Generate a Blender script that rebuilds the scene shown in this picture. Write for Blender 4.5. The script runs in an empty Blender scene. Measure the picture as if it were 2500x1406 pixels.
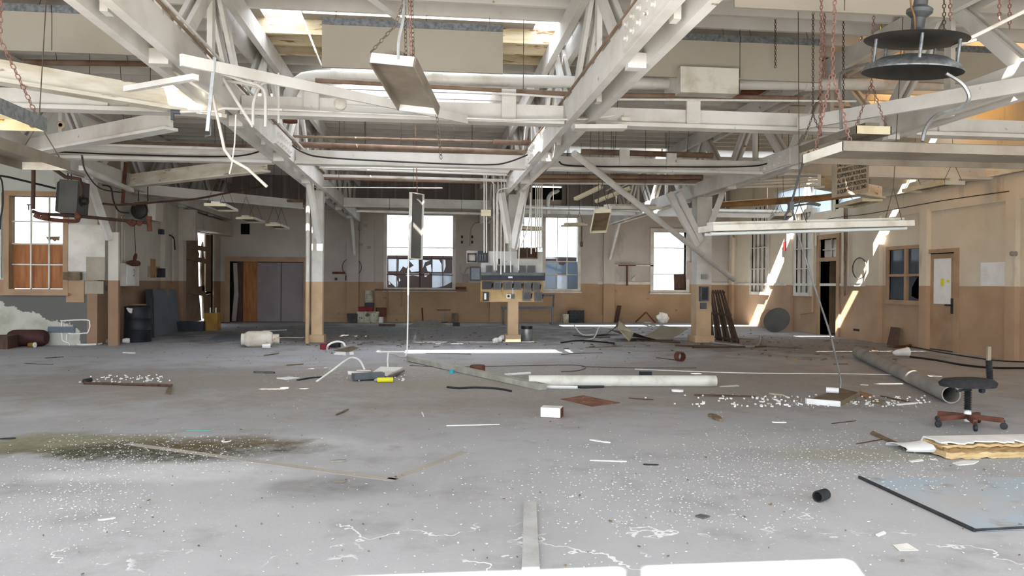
import bpy, bmesh, math, random
from mathutils import Vector, Matrix, Quaternion
V = Vector
random.seed(7)
S = bpy.context.scene
COL = S.collection

# ------------------------------------------------------------------ camera
F, CAMH = 1850.0, 1.35
YAW, PIT, ROLL = math.radians(6.3), math.radians(-0.37), 0.0067
fw = V((math.sin(YAW)*math.cos(PIT), math.cos(YAW)*math.cos(PIT), math.sin(PIT)))
r0 = V((math.cos(YAW), -math.sin(YAW), 0))
u0 = r0.cross(fw)
RT = math.cos(ROLL)*r0 + math.sin(ROLL)*u0
UP = -math.sin(ROLL)*r0 + math.cos(ROLL)*u0
cam = bpy.data.cameras.new('camera')
cam.sensor_width = 36.0
cam.lens = F*36.0/2500.0
cam.clip_start, cam.clip_end = 0.05, 500
cam_o = bpy.data.objects.new('camera', cam)
COL.objects.link(cam_o)
m3 = Matrix((RT, UP, -fw)).transposed()
cam_o.matrix_world = Matrix.Translation((0, 0, CAMH)) @ m3.to_4x4()
S.camera = cam_o

# ------------------------------------------------------------------ sky, sun, exposure
SUN = V((0.29, 1.0, -1.12)).normalized()
w = bpy.data.worlds.new('sky')
S.world = w
w.use_nodes = True
nt = w.node_tree
bg = nt.nodes['Background']
bg.inputs[0].default_value = (0.82, 0.92, 1.05, 1)
bg.inputs[1].default_value = 1.0
sl = bpy.data.lights.new('sun', 'SUN')
sl.energy = 9.0
sl.angle = math.radians(0.6)
sl.color = (1.0, 0.95, 0.88)
so = bpy.data.objects.new('sun', sl)
COL.objects.link(so)
so.rotation_euler = SUN.to_track_quat('-Z', 'Y').to_euler()
so.location = (-10, -20, 30)
vs = S.view_settings
vs.view_transform = 'Standard'
vs.look = 'None'
vs.gamma = 1.0
vs.use_curve_mapping = False
vs.exposure = 2.85
S.cycles.use_denoising = True
S.cycles.max_bounces = 8
S.cycles.diffuse_bounces = 6
S.cycles.adaptive_threshold = 0.025
S.cycles.transparent_max_bounces = 12
S.cycles.caustics_reflective = False
S.cycles.caustics_refractive = False
S.cycles.sample_clamp_indirect = 6.0

# ------------------------------------------------------------------ pixel -> world (frame 2500x1406)
def ray(x, y):
    return fw + (x-1250)/F*RT + (703-y)/F*UP
def gy(x, y, Y):
    d = ray(x, y); t = Y/d.y
    return V((d.x*t, Y, CAMH+d.z*t))
def gx(x, y, X):
    d = ray(x, y); t = X/d.x
    return V((X, d.y*t, CAMH+d.z*t))
def gz(x, y, Z=0.0):
    d = ray(x, y); t = (Z-CAMH)/d.z
    if Z == 0.0 and d.y*t > 25.6: t = 25.6/d.y      # nothing on the floor stands beyond the far wall
    return V((d.x*t, d.y*t, Z))

# ------------------------------------------------------------------ materials
def lin(h):
    h = h.lstrip('#')
    out = []
    for i in (0, 2, 4):
        c = int(h[i:i+2], 16)/255
        out.append(c/12.92 if c <= .04045 else ((c+.055)/1.055)**2.4)
    return tuple(out)+(1.0,)
class NT:
    def __init__(s, name):
        s.m = bpy.data.materials.new(name)
        s.m.use_nodes = True
        s.t = s.m.node_tree
        s.b = s.t.nodes['Principled BSDF']
        s.out = s.t.nodes['Material Output']
        g = s.t.nodes.new('ShaderNodeNewGeometry')
        s.pos = g.outputs['Position']
        s.geo = g
    def n(s, k, **kw):
        nd = s.t.nodes.new(k)
        for a, v in kw.items(): setattr(nd, a, v)
        return nd
    def l(s, a, b): s.t.links.new(a, b)
    def noise(s, scale, detail=4, rough=.55, vec=None, stretch=None):
        nd = s.n('ShaderNodeTexNoise')
        nd.inputs['Scale'].default_value = scale
        nd.inputs['Detail'].default_value = detail
        nd.inputs['Roughness'].default_value = rough
        v = vec or s.pos
        if stretch:
            mp = s.n('ShaderNodeMapping'); mp.inputs['Scale'].default_value = stretch
            s.l(v, mp.inputs['Vector']); v = mp.outputs[0]
        s.l(v, nd.inputs['Vector'])
        return nd.outputs['Fac']
    def ramp(s, fac, a, b, c0=(0, 0, 0, 1), c1=(1, 1, 1, 1)):
        r = s.n('ShaderNodeValToRGB')
        r.color_ramp.elements[0].position = a; r.color_ramp.elements[1].position = b
        r.color_ramp.elements[0].color = c0; r.color_ramp.elements[1].color = c1
        s.l(fac, r.inputs[0])
        return r.outputs[0]
    def mix(s, fac, a, b):
        m = s.n('ShaderNodeMix', data_type='RGBA')
        if isinstance(fac, float): m.inputs[0].default_value = fac
        else: s.l(fac, m.inputs[0])
        for i, v in ((6, a), (7, b)):
            if isinstance(v, tuple): m.inputs[i].default_value = v
            else: s.l(v, m.inputs[i])
        return m.outputs[2]
    def math(s, op, a, b=None, c=None):
        m = s.n('ShaderNodeMath', operation=op)
        for i, v in enumerate((a, b, c)):
            if v is None: continue
            if isinstance(v, (int, float)): m.inputs[i].default_value = v
            else: s.l(v, m.inputs[i])
        return m.outputs[0]
    def base(s, c):
        if isinstance(c, tuple): s.b.inputs['Base Color'].default_value = c
        else: s.l(c, s.b.inputs['Base Color'])
    def bump(s, h, strength=.3, dist=.02):
        b = s.n('ShaderNodeBump'); b.inputs['Strength'].default_value = strength; b.inputs['Distance'].default_value = dist
        s.l(h, b.inputs['Height']); s.l(b.outputs[0], s.b.inputs['Normal'])
    def set(s, rough=.7, metal=0.0, spec=.3):
        s.b.inputs['Roughness'].default_value = rough
        s.b.inputs['Metallic'].default_value = metal
        s.b.inputs['Specular IOR Level'].default_value = spec
        return s.m
MT = {}
def paint(name, c, dirt, scale=1.5, lo=.45, hi=.75, rough=.7, metal=0.0, flake=None, fl=(.6, .64), fscale=6, stretch=None, bump=.15):
    n = NT(name)
    col = n.mix(n.ramp(n.noise(scale, 6, .6, stretch=stretch), lo, hi), lin(c), lin(dirt))
    if flake:
        col = n.mix(n.ramp(n.noise(fscale, 7, .6, stretch=stretch), fl[0], fl[1]), col, lin(flake))
    n.base(col)
    if bump: n.bump(n.noise(scale*14, 3), bump, .01)
    MT[name] = n.set(rough, metal)
    return MT[name]
def flat(name, c, rough=.6, metal=0.0):
    n = NT(name); n.base(lin(c)); MT[name] = n.set(rough, metal); return MT[name]

paint('white_wood', '#dcdad4', '#b3ada2', 1.2, .42, .8, flake='#8c7a60', fl=(.68, .72), fscale=5)
paint('white_flaking', '#dbd6c9', '#b3a68c', 1.6, .4, .75, flake='#8f7a5c', fl=(.62, .68), fscale=3, stretch=(1, 1, 4))
paint('joist_paint', '#d2cec6', '#b6b0a6', 1.0, .4, .8, flake='#9a8870', fl=(.69, .73), fscale=4)
paint('joist_flaking', '#dccfb0', '#c2ab80', 1.5, .4, .7, flake='#8c6a45', fl=(.57, .64), fscale=2.2, stretch=(1, 4, 7))
paint('deck_paint', '#a39b90', '#877e72', .8, .4, .8)
paint('pipe_white', '#dedbd4', '#b0a695', 2.5, .5, .78, rough=.5, flake='#7c6045', fl=(.72, .75), fscale=9)
paint('pipe_rust', '#8e7a66', '#6d5040', 3, .4, .7, rough=.7)
paint('pipe_dark', '#3b2d27', '#59392a', 6, .4, .7, rough=.65)
paint('rust', '#6a4332', '#4a2c20', 9, .4, .7, rough=.85)
paint('galv', '#8d9194', '#686c6e', 22, .4, .65, rough=.45, metal=.7)
paint('steel', '#a9abab', '#7d7c78', 5, .4, .7, rough=.4, metal=.6)
paint('panel_beige', '#aea799', '#a29a8b', .8, .4, .8, rough=.8)
paint('fixture_white', '#d8d4c8', '#a89c86', 3, .5, .8, rough=.45, flake='#8a5b34', fl=(.7, .74), fscale=7)
paint('fixture_cream', '#ded4b4', '#b9a67c', 3, .5, .8, rough=.45)
paint('fixture_under', '#7f776b', '#5f5447', 2.5, .4, .75, rough=.6)
paint('fixture_brown', '#76644d', '#4e3d2a', 4, .4, .7, rough=.7)
flat('tube_glass', '#dfe4df', .25)
paint('black_metal', '#2a2a29', '#3b3732', 4, .4, .7, rough=.5, metal=.2)
paint('grey_box', '#5e6264', '#45494b', 5, .4, .75, rough=.45, metal=.2)
paint('dark_box', '#34363a', '#24252a', 6, .4, .7, rough=.5, metal=.2)
paint('heater_grey', '#585651', '#4a4742', 2, .4, .7, rough=.6)
paint('cream_wood', '#c9ac7e', '#a98d60', 2, .4, .8)
paint('plywood', '#ad7447', '#8a532e', 2.2, .35, .7, stretch=(5, 5, .7))
paint('bare_wood', '#a98458', '#7d5a36', 3, .35, .7)
paint('dark_wood', '#5b4435', '#3f2e25', 3, .35, .7, stretch=(6, 6, 1))
paint('scrap_wood', '#7a684f', '#57493a', 5, .35, .7)
paint('blue_panel', '#6a7078', '#5b6067', 1.6, .35, .75, rough=.7)
paint('dark_drum', '#23252a', '#303238', 3, .4, .7, rough=.5, metal=.3)
paint('tank_white', '#d4cbbb', '#b3a58e', 3, .45, .7, rough=.6, flake='#9a5a2c', fl=(.6, .66), fscale=4)
paint('sheet_tan', '#8d8069', '#766a56', 1.5, .35, .75)
paint('sheet_pale', '#b3a98a', '#9a8f70', 2, .35, .75)
paint('cable_black', '#1c1a19', '#2a2623', 8, .4, .7, rough=.5)
paint('paper_white', '#e6e3dc', '#c5bfb2', 4, .45, .8)
paint('chip_white', '#d0cec9', '#b5b2ac', 9, .4, .7)
paint('old_steel', '#b4b4b2', '#9a9892', 4, .4, .7, rough=.7)
paint('grey_timber', '#a8a498', '#8a8578', 4, .35, .7)
paint('chalk', '#e9e7e2', '#cfccc6', 3, .45, .8)
paint('red_paint', '#8c2a30', '#5e2026', 4, .4, .7)
paint('yellow_paint', '#a8813a', '#866226', 4, .4, .7)
flat('can_yellow', '#d8d02a', .4)
flat('teal', '#2aa3b0', .4)
flat('green_rod', '#38b28c', .4)
flat('wire_yellow', '#e0b52a', .5); flat('wire_red', '#b5452c', .5); flat('wire_blue', '#4353a5', .5)
paint('chain_rust', '#8b6a60', '#6b4033', 12, .4, .7, rough=.7)
paint('chain_steel', '#5c5146', '#3e342c', 12, .4, .7, rough=.6)
paint('insulation', '#cbb184', '#a98c5c', 9, .35, .7, rough=.95, stretch=(1, 1, 6), bump=.6)
paint('insulation_dark', '#96794f', '#6b553a', 8, .35, .7, rough=.95, stretch=(1, 1, 6), bump=.6)
paint('fabric_black', '#2b2b2d', '#3d3c3b', 14, .4, .7, rough=.9)
paint('rubber', '#232425', '#303030', 10, .4, .7, rough=.7)
paint('blue_sheet', '#a4b2bc', '#adadac', 2.2, .38, .62, flake='#98948f', fl=(.58, .68), fscale=3.5)
paint('sand', '#7d766a', '#655e53', 4, .35, .7, rough=.95)
paint('rust_mat', '#8a5f4a', '#6d4634', 6, .4, .65, rough=.95, flake='#a89a8a', fl=(.62, .66), fscale=14)
paint('sign_board', '#a49a88', '#8a806e', 2.5, .4, .8)
flat('ink', '#2a2622', .7)
paint('tape_tan', '#a59d90', '#97938d', 3, .4, .7)
paint('concrete', '#9a958d', '#7d776e', 3, .35, .75, rough=.9)
paint('bucket_white', '#c9c3ad', '#94896e', 5, .4, .65, flake='#5c5646', fl=(.6, .64), fscale=6)
paint('bucket_grey', '#55524c', '#3f3c37', 5, .4, .65)
paint('door_mauve', '#8d8280', '#776b69', 1.2, .35, .8, flake='#5a463c', fl=(.7, .74), fscale=5)
paint('door_brown', '#7e6a55', '#604d3b', 2, .35, .75)
paint('trim_tan', '#ab8e70', '#907458', 2, .4, .75)
paint('trim_white', '#d9d4c8', '#b3ab9c', 2, .4, .75)
paint('siding', '#8f8782', '#7c736d', 1, .35, .75, stretch=(3, 3, .6))
paint('batten_paint', '#a39b94', '#8b827a', 1.5, .35, .75)
flat('dark_void', '#0b0b0c', .9)
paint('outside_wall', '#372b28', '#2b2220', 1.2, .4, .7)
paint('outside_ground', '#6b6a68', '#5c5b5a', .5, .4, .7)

def wall_mat(name, up, up_d, low, low_d, zc=CAMH, extra=None):
    n = NT(name)
    sep = n.n('ShaderNodeSeparateXYZ'); n.l(n.pos, sep.inputs[0])
    a = n.mix(n.ramp(n.noise(.7, 7, .6), .38, .75), lin(up), lin(up_d))
    a = n.mix(n.ramp(n.noise(2.2, 7, .65, stretch=(1, 1, .25)), .6, .8), a, lin('#8d8273'))
    b = n.mix(n.ramp(n.noise(.9, 7, .6), .35, .75), lin(low), lin(low_d))
    b = n.mix(n.ramp(n.noise(3.2, 7, .65), .64, .74), b, lin('#6a5848'))
    fac = n.math('GREATER_THAN', sep.outputs[2], zc)
    c = n.mix(fac, b, a)
    if extra: c = extra(n, sep, c)
    n.base(c)
    n.bump(n.noise(9, 4), .12, .02)
    MT[name] = n.set(.8)
wall_mat('wall_back', '#bdb4a9', '#a59b90', '#b29474', '#977b5e')
wall_mat('wall_right', '#d8ccb6', '#c4b59c', '#b89a7d', '#a08264')
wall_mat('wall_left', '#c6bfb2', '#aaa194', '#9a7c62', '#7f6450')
def lf_extra(n, sep, c):
    # layers of old paint on the end wall: pale green, grey and white patches with torn edges
    x, z = sep.outputs[0], sep.outputs[2]
    wob = n.math('MULTIPLY', n.math('SUBTRACT', n.noise(2.2, 6, .7), .5), .55)
    zz = n.math('ADD', z, wob)
    grey = n.math('LESS_THAN', z, 1.06)
    c = n.mix(grey, c, lin('#66645e'))
    slope = n.math('MULTIPLY', n.math('ADD', x, 8.9), -.34)
    torn = n.math('LESS_THAN', zz, n.math('ADD', slope, .93))
    lefty = n.math('LESS_THAN', n.math('ADD', x, wob), -7.16)
    c = n.mix(n.math('MULTIPLY', torn, lefty), c, n.mix(n.ramp(n.noise(3, 6), .4, .75), lin('#c2c1b2'), lin('#9f9a86')))
    return c
wall_mat('wall_end', '#c2c5bd', '#a9a99f', '#ad8b72', '#97765e', extra=lf_extra)
def col_mat(name, zc=CAMH):
    n = NT(name)
    sep = n.n('ShaderNodeSeparateXYZ'); n.l(n.pos, sep.inputs[0])
    a = n.mix(n.ramp(n.noise(2, 6), .4, .8), lin('#d3cfc6'), lin('#aaa396'))
    b = n.mix(n.ramp(n.noise(2, 6), .4, .8), lin('#c2a682'), lin('#a08566'))
    n.base(n.mix(n.math('GREATER_THAN', sep.outputs[2], zc), b, a))
    MT[name] = n.set(.7)
col_mat('column_paint')

def glass(name, c, trans, rough=.05, diff=None):
    n = NT(name)
    tr = n.n('ShaderNodeBsdfTransparent'); tr.inputs[0].default_value = lin(c)
    gl = n.n('ShaderNodeBsdfGlossy'); gl.inputs['Roughness'].default_value = rough
    m = n.n('ShaderNodeMixShader'); m.inputs[0].default_value = .08
    n.l(tr.outputs[0], m.inputs[1]); n.l(gl.outputs[0], m.inputs[2])
    last = m.outputs[0]
    if diff:
        d1 = n.n('ShaderNodeBsdfDiffuse'); d1.inputs[0].default_value = lin(diff)
        d2 = n.n('ShaderNodeBsdfTranslucent'); d2.inputs[0].default_value = lin(diff)
        mm = n.n('ShaderNodeMixShader'); mm.inputs[0].default_value = .6
        n.l(d1.outputs[0], mm.inputs[1]); n.l(d2.outputs[0], mm.inputs[2])
        m2 = n.n('ShaderNodeMixShader')
        n.l(n.ramp(n.noise(5, 4), .2, .9, (max(0,trans-.1),)*3+(1,), (trans+.1 if trans else 0,)*3+(1,)), m2.inputs[0])
        n.l(mm.outputs[0], m2.inputs[1]); n.l(last, m2.inputs[2]); last = m2.outputs[0]
    n.l(last, n.out.inputs[0])
    MT[name] = n.m
glass('glass_clear', '#eef2f2', .9)
glass('glass_dusty', '#cdd3d6', .45, diff='#b9bdc0')
glass('glass_blue', '#929da6', .3, diff='#858f98')
glass('glass_shard', '#dfe3e4', .25, diff='#d9dcdd')
glass('skylight_white', '#ffffff', .0, diff='#eef0f6')
glass('skylight_yellow', '#ffdf9a', .0, diff='#d8bd88')

# concrete floor with stains and broad darker areas
def floor_mat():
    n = NT('floor_concrete')
    sep = n.n('ShaderNodeSeparateXYZ'); n.l(n.pos, sep.inputs[0])
    c = n.mix(n.ramp(n.noise(.35, 8, .6), .35, .7), lin('#b2b2b3'), lin('#9b9a9a'))
    c = n.mix(n.ramp(n.noise(1.6, 8, .65), .52, .78), c, lin('#8a8886'))
    c = n.mix(n.ramp(n.noise(9, 6, .7), .5, .9), c, lin('#aeaba6'))
    def blob(px, py, rx, ry, wob=.9, soft=.35, ns=1.4):
        o = gz(px, py)
        s = n.n('ShaderNodeVectorMath', operation='SUBTRACT'); n.l(n.pos, s.inputs[0]); s.inputs[1].default_value = o
        k = n.n('ShaderNodeVectorMath', operation='MULTIPLY'); n.l(s.outputs[0], k.inputs[0]); k.inputs[1].default_value = (1/rx, 1/ry, 0)
        ln = n.n('ShaderNodeVectorMath', operation='LENGTH'); n.l(k.outputs[0], ln.inputs[0])
        d = n.math('ADD', ln.outputs['Value'], n.math('MULTIPLY', n.math('SUBTRACT', n.noise(ns, 6, .65), .5), wob*2))
        return n.ramp(d, 1-soft, 1+soft, (1, 1, 1, 1), (0, 0, 0, 1))
    for px, py, rx, ry, col, a, soft in (
            (430, 1155, 1.1, .32, '#c9c9c9', .75, .5), (690, 1085, 1.0, .5, '#c2c2c1', .8, .6), (60, 1010, 1.3, .5, '#b9b8b6', .5, .6),
            (150, 1085, 1.1, .55, '#77744c', .85, .5), (400, 1100, 1.5, .42, '#45432f', 1.0, .5), (560, 1080, .7, .4, '#625335', .8, .5),
            (850, 1190, .55, .4, '#6d6b6a', .7, .7), (1150, 935, 1.7, .9, '#8b8865', .6, .6), (1320, 930, 1.0, .5, '#77755a', .5, .6),
            (2100, 1110, 1.0, .35, '#8f8c6c', .5, .6), (1800, 1075, 1.6, .5, '#b4b3b0', .5, .7), (1300, 985, 2.0, .5, '#8a8379', .5, .7), (1300, 930, 9.0, 3.6, '#958b80', .8, .55), (1000, 812, 7.5, 5.0, '#5f5750', .8, .45), (400, 930, 3.5, 2.5, '#8f877e', .75, .6), (1900, 840, 5.0, 3.5, '#6e6052', .8, .5)):  # broad brown areas, the rear ones lowering the floor's brightness
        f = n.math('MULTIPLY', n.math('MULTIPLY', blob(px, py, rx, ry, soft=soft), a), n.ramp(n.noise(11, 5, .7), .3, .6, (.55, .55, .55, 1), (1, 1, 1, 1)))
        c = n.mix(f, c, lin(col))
    # white mineral rims of dried puddles near the opening
    nz = n.noise(1.1, 5, .6)
    band = n.math('LESS_THAN', n.math('ABSOLUTE', n.math('SUBTRACT', nz, .5)), .006)
    near = n.math('LESS_THAN', sep.outputs[1], 4.3)
    brk = n.ramp(n.noise(2.3, 3), .48, .55)
    c = n.mix(n.math('MULTIPLY', n.math('MULTIPLY', band, near), brk), c, lin('#d9d9d8'))
    # fine pale specks of fallen paint
    vo = n.n('ShaderNodeTexVoronoi'); vo.inputs['Scale'].default_value = 26; n.l(n.pos, vo.inputs['Vector'])
    sp = n.math('LESS_THAN', vo.outputs['Distance'], .12)
    sm = n.ramp(n.noise(.6, 4), .48, .62)
    c = n.mix(n.math('MULTIPLY', sp, sm), c, lin('#d2d0cb'))
    n.base(c)
    n.bump(n.noise(14, 5, .7), .2, .01)
    MT['floor'] = n.set(.9, 0, .12)
floor_mat()

# ------------------------------------------------------------------ mesh building
class MB:
    def __init__(s): s.v = []; s.f = []
    def add(s, vs_, fs):
        o = len(s.v); s.v += [V(p) for p in vs_]; s.f += [tuple(i+o for i in f) for f in fs]; return s
    def box(s, c, d, rot=None):
        c = V(c); x, y, z = d[0]/2, d[1]/2, d[2]/2
        pts = [V((sx*x, sy*y, sz*z)) for sz in (-1, 1) for sy in (-1, 1) for sx in (-1, 1)]
        if rot is not None: pts = [rot @ p for p in pts]
        return s.add([c+p for p in pts], [(0, 2, 3, 1), (4, 5, 7, 6), (0, 1, 5, 4), (2, 6, 7, 3), (0, 4, 6, 2), (1, 3, 7, 5)])
    def bb(s, x0, x1, y0, y1, z0, z1):
        return s.box(((x0+x1)/2, (y0+y1)/2, (z0+z1)/2), (abs(x1-x0), abs(y1-y0), abs(z1-z0)))
    def bar(s, p0, p1, wd, ht, up=(0, 0, 1)):
        p0, p1 = V(p0), V(p1); a = (p1-p0); L = a.length; a.normalize()
        u = V(up)
        if abs(a.dot(u)) > .99: u = V((0, 1, 0))
        sd = a.cross(u).normalized(); uu = sd.cross(a)
        rot = Matrix((sd, a, uu)).transposed()
        return s.box((p0+p1)/2, (wd, L, ht), rot)
    def tube(s, pts, r, n=8, caps=True, closed=False):
        pts = [V(p) for p in pts]; N = len(pts); rings = []
        rr = r if isinstance(r, (list, tuple)) else [r]*N
        prev = None; o = len(s.v)
        for i, p in enumerate(pts):
            if closed: t = pts[(i+1) % N]-pts[i-1]
            else: t = pts[min(i+1, N-1)]-pts[max(i-1, 0)]
            if t.length < 1e-9: t = V((0, 0, 1))
            t.normalize()
            if prev is None:
                h = V((0, 0, 1)) if abs(t.z) < .9 else V((1, 0, 0))
                a = t.cross(h).normalized()
            else:
                a = (prev-t*prev.dot(t))
                a = a.normalized() if a.length > 1e-6 else t.orthogonal().normalized()
            prev = a; b = t.cross(a)
            for k in range(n):
                q = 2*math.pi*k/n
                s.v.append(p+(a*math.cos(q)+b*math.sin(q))*rr[i])
        M = N if closed else N-1
        for i in range(M):
            for k in range(n):
                j = (i+1) % N
                s.f.append((o+i*n+k, o+i*n+(k+1) % n, o+j*n+(k+1) % n, o+j*n+k))
        if caps and not closed:
            s.f.append(tuple(o+k for k in reversed(range(n)))); s.f.append(tuple(o+(N-1)*n+k for k in range(n)))
        return s
    def lathe(s, prof, n=24, o=(0, 0, 0), axis=(0, 0, 1), cap=True):
        ax = V(axis).normalized(); q = V((0, 0, 1)).rotation_difference(ax); o = V(o); b = len(s.v)
        for r, z in prof:
            for k in range(n):
                t = 2*math.pi*k/n
                s.v.append(o+q @ V((r*math.cos(t), r*math.sin(t), z)))
        for i in range(len(prof)-1):
            for k in range(n):
                s.f.append((b+i*n+k, b+i*n+(k+1) % n, b+(i+1)*n+(k+1) % n, b+(i+1)*n+k))
        if cap:
            s.f.append(tuple(b+k for k in reversed(range(n)))); s.f.append(tuple(b+(len(prof)-1)*n+k for k in range(n)))
        return s
    def prism(s, pts, thick):
        """polygon (3D, planar) thickened by the vector thick"""
        pts = [V(p) for p in pts]; t = V(thick); n = len(pts)
        return s.add(pts+[p+t for p in pts], [tuple(range(n)), tuple(reversed(range(n, 2*n)))]+[(i, i+n, (i+1) % n+n, (i+1) % n) for i in range(n)])
    def sheet(s, grid, thick):
        """grid[i][j] of points thickened along the vector thick"""
        R_, C_ = len(grid), len(grid[0]); t = V(thick); o = len(s.v)
        for row in grid: s.v += [V(p) for p in row]
        for row in grid: s.v += [V(p)+t for p in row]
        h = R_*C_; I = lambda i, j: o+i*C_+j
        for i in range(R_-1):
            for j in range(C_-1):
                q = (I(i, j), I(i, j+1), I(i+1, j+1), I(i+1, j)); s.f.append(q); s.f.append(tuple(x+h for x in reversed(q)))
        edge = [(i, 0) for i in range(R_)]+[(R_-1, j) for j in range(1, C_)]+[(i, C_-1) for i in range(R_-2, -1, -1)]+[(0, j) for j in range(C_-2, 0, -1)]
        for k in range(len(edge)):
            a, b = I(*edge[k]), I(*edge[(k+1) % len(edge)]); s.f.append((a, b, b+h, a+h))
        return s
    def mesh(s, name, off=V((0, 0, 0)), smooth=False):
        me = bpy.data.meshes.new(name)
        me.from_pydata([p-off for p in s.v], [], s.f)
        bm = bmesh.new(); bm.from_mesh(me); bmesh.ops.recalc_face_normals(bm, faces=bm.faces); bm.to_mesh(me); bm.free()
        if smooth:
            for p in me.polygons: p.use_smooth = True
            try: me.set_sharp_from_angle(angle=math.radians(40))
            except Exception: pass
        return me
OFF = {}
def tag(o, label=None, cat=None, group=None, kind=None):
    if label: o['label'] = label
    if cat: o['category'] = cat
    if group: o['group'] = group
    if kind: o['kind'] = kind
    return o
def thing(name, label, cat, loc, group=None, kind=None):
    o = bpy.data.objects.new(name, None); o.empty_display_size = .1; COL.objects.link(o)
    o.location = loc; OFF[o] = V(loc)
    return tag(o, label, cat, group, kind)
def obj(name, mb, mat, parent=None, label=None, cat=None, group=None, kind=None, smooth=False):
    if parent is not None: off = OFF[parent]
    else:
        xs = [p.x for p in mb.v]; ys = [p.y for p in mb.v]; zs = [p.z for p in mb.v]
        off = V(((min(xs)+max(xs))/2, (min(ys)+max(ys))/2, min(zs)))
    me = mb.mesh(name, off, smooth)
    for m_ in (mat if isinstance(mat, (list, tuple)) else [mat]): me.materials.append(MT[m_])
    o = bpy.data.objects.new(name, me); COL.objects.link(o); OFF[o] = off
    if parent is not None: o.parent = parent
    else: o.location = off
    return tag(o, label, cat, group, kind)
def dup(o, parent, loc, name=None):
    c = o.copy(); COL.objects.link(c)
    c.parent = parent; c.location = V(loc) - (OFF[parent] if parent else V((0, 0, 0)))
    return c
def jtop(q): return V((q.x, round(q.y*2)/2, 4.86))
def lerp(a, b, t): return V(a)+(V(b)-V(a))*t
def arc(c, r, a0, a1, n, ux=(1, 0, 0), uy=(0, 0, 1)):
    return [V(c)+V(ux)*r*math.cos(a0+(a1-a0)*i/n)+V(uy)*r*math.sin(a0+(a1-a0)*i/n) for i in range(n+1)]
def smoothpath(pts, k=6):
    pts = [V(p) for p in pts]; out = []
    for i in range(len(pts)-1):
        p0 = pts[max(i-1, 0)]; p1 = pts[i]; p2 = pts[i+1]; p3 = pts[min(i+2, len(pts)-1)]
        for j in range(k):
            t = j/k
            out.append(.5*((2*p1)+(p2-p0)*t+(2*p0-5*p1+4*p2-p3)*t*t+(3*p1-p0-3*p2+p3)*t**3))
    return out+[pts[-1]]
def chain_mb(mb, p0, p1, link=.035, r=.004, n=4, sag=0):
    p0, p1 = V(p0), V(p1); a = p1-p0; L = a.length; a.normalize()
    s1 = a.orthogonal().normalized(); s2 = a.cross(s1)
    k = max(2, int(L/(link*.78)))
    for i in range(k):
        c = lerp(p0, p1, (i+.5)/k); sd = s1 if i % 2 else s2
        pts = [c+a*math.cos(t)*link*.5+sd*math.sin(t)*link*.3 for t in [2*math.pi*j/6 for j in range(6)]]
        mb.tube(pts, r, n, closed=True)
    return mb

# ================================================================== THE SHELL
XL, XR, YB, YE, ZD = -6.84, 10.64, 26.0, 16.6, 5.05
XW, YF = -12.0, -0.75
def ry(x0, y0, x1, y1, Y):
    a = gy(x0, y0, Y); b = gy(x1, y1, Y); return (a.x, b.x, b.z, a.z)
def rx(x0, y0, x1, y1, X):
    """image rectangle on the plane X: (Ynear, Yfar, z0, z1)"""
    xm = (x0+x1)/2; a = gx(x0, (y0+y1)/2, X).y; b = gx(x1, (y0+y1)/2, X).y
    return (min(a, b), max(a, b), gx(xm, y1, X).z, gx(xm, y0, X).z)
def wall(name, axis, c, t, a0, a1, z0, z1, holes, mat, label):
    A = sorted({a0, a1}|{min(max(h[i], a0), a1) for h in holes for i in (0, 1)})
    Z = sorted({z0, z1}|{min(max(h[i], z0), z1) for h in holes for i in (2, 3)})
    mb = MB()
    for i in range(len(A)-1):
        for j in range(len(Z)-1):
            ca, cz = (A[i]+A[i+1])/2, (Z[j]+Z[j+1])/2
            if any(h[0] < ca < h[1] and h[2] < cz < h[3] for h in holes): continue
            if axis == 'y': mb.bb(A[i], A[i+1], c, c+t, Z[j], Z[j+1])
            else: mb.bb(c, c+t, A[i], A[i+1], Z[j], Z[j+1])
    o = obj(name, mb, mat, None, label, 'wall', None, 'structure')
    return o
DOOR1 = ry(562, 638, 741, 783, YB); DOOR1 = (DOOR1[0], DOOR1[1], 0, DOOR1[3])
WIN1 = ry(945, 523, 1105, 703, YB); WIN2 = ry(1265, 529, 1410, 706, YB); WIN3 = ry(1596, 566, 1674, 708, YB)
VENT = ry(1300, 452, 1372, 488, YB)
WIN4 = ry(24, 478, 155, 706, YE)
WIN5 = rx(1836, 505, 1876, 712, XR); WIN6 = rx(1944, 520, 1982, 714, XR)
DOOR2 = rx(2003, 583, 2045, 820, XR); DOOR2 = (DOOR2[0], DOOR2[1], 0, DOOR2[3])
WIN7 = rx(2172, 608, 2258, 733, XR)
DOOR3 = rx(2269, 617, 2333, 856, XR); DOOR3 = (DOOR3[0], DOOR3[1], 0, DOOR3[3])
CLER = [(17.6, 18.9, 3.35, 4.2), (19.1, 20.3, 3.35, 4.2), (20.6, 22.4, 3.1, 4.2)]
DOOR4 = (gx(447, 680, XL).y, gx(519, 680, XL).y, 0, gx(483, 566, XL).z)
wb = wall('wall_back', 'y', YB, .25, XL-.25, XR+.25, 0, ZD, [DOOR1, WIN1, WIN2, WIN3, VENT], 'wall_back', 'far wall painted off white above a tan dado with tall bright windows')
wr = wall('wall_right', 'x', XR, .2, YF, YB, 0, ZD, [WIN5, WIN6, DOOR2, WIN7, DOOR3]+CLER, 'wall_right', 'cream and tan side wall with office window and doors')
wl = wall('wall_left', 'x', XL, -.2, YE, YB, 0, ZD, [DOOR4], 'wall_left', 'shaded side wall with unit heater and broken sliding door')
we = wall('wall_end', 'y', YE, .2, XW, XL-.2, 0, ZD, [WIN4], 'wall_end', 'patchy end wall with peeling paint around the boarded window')
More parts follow.
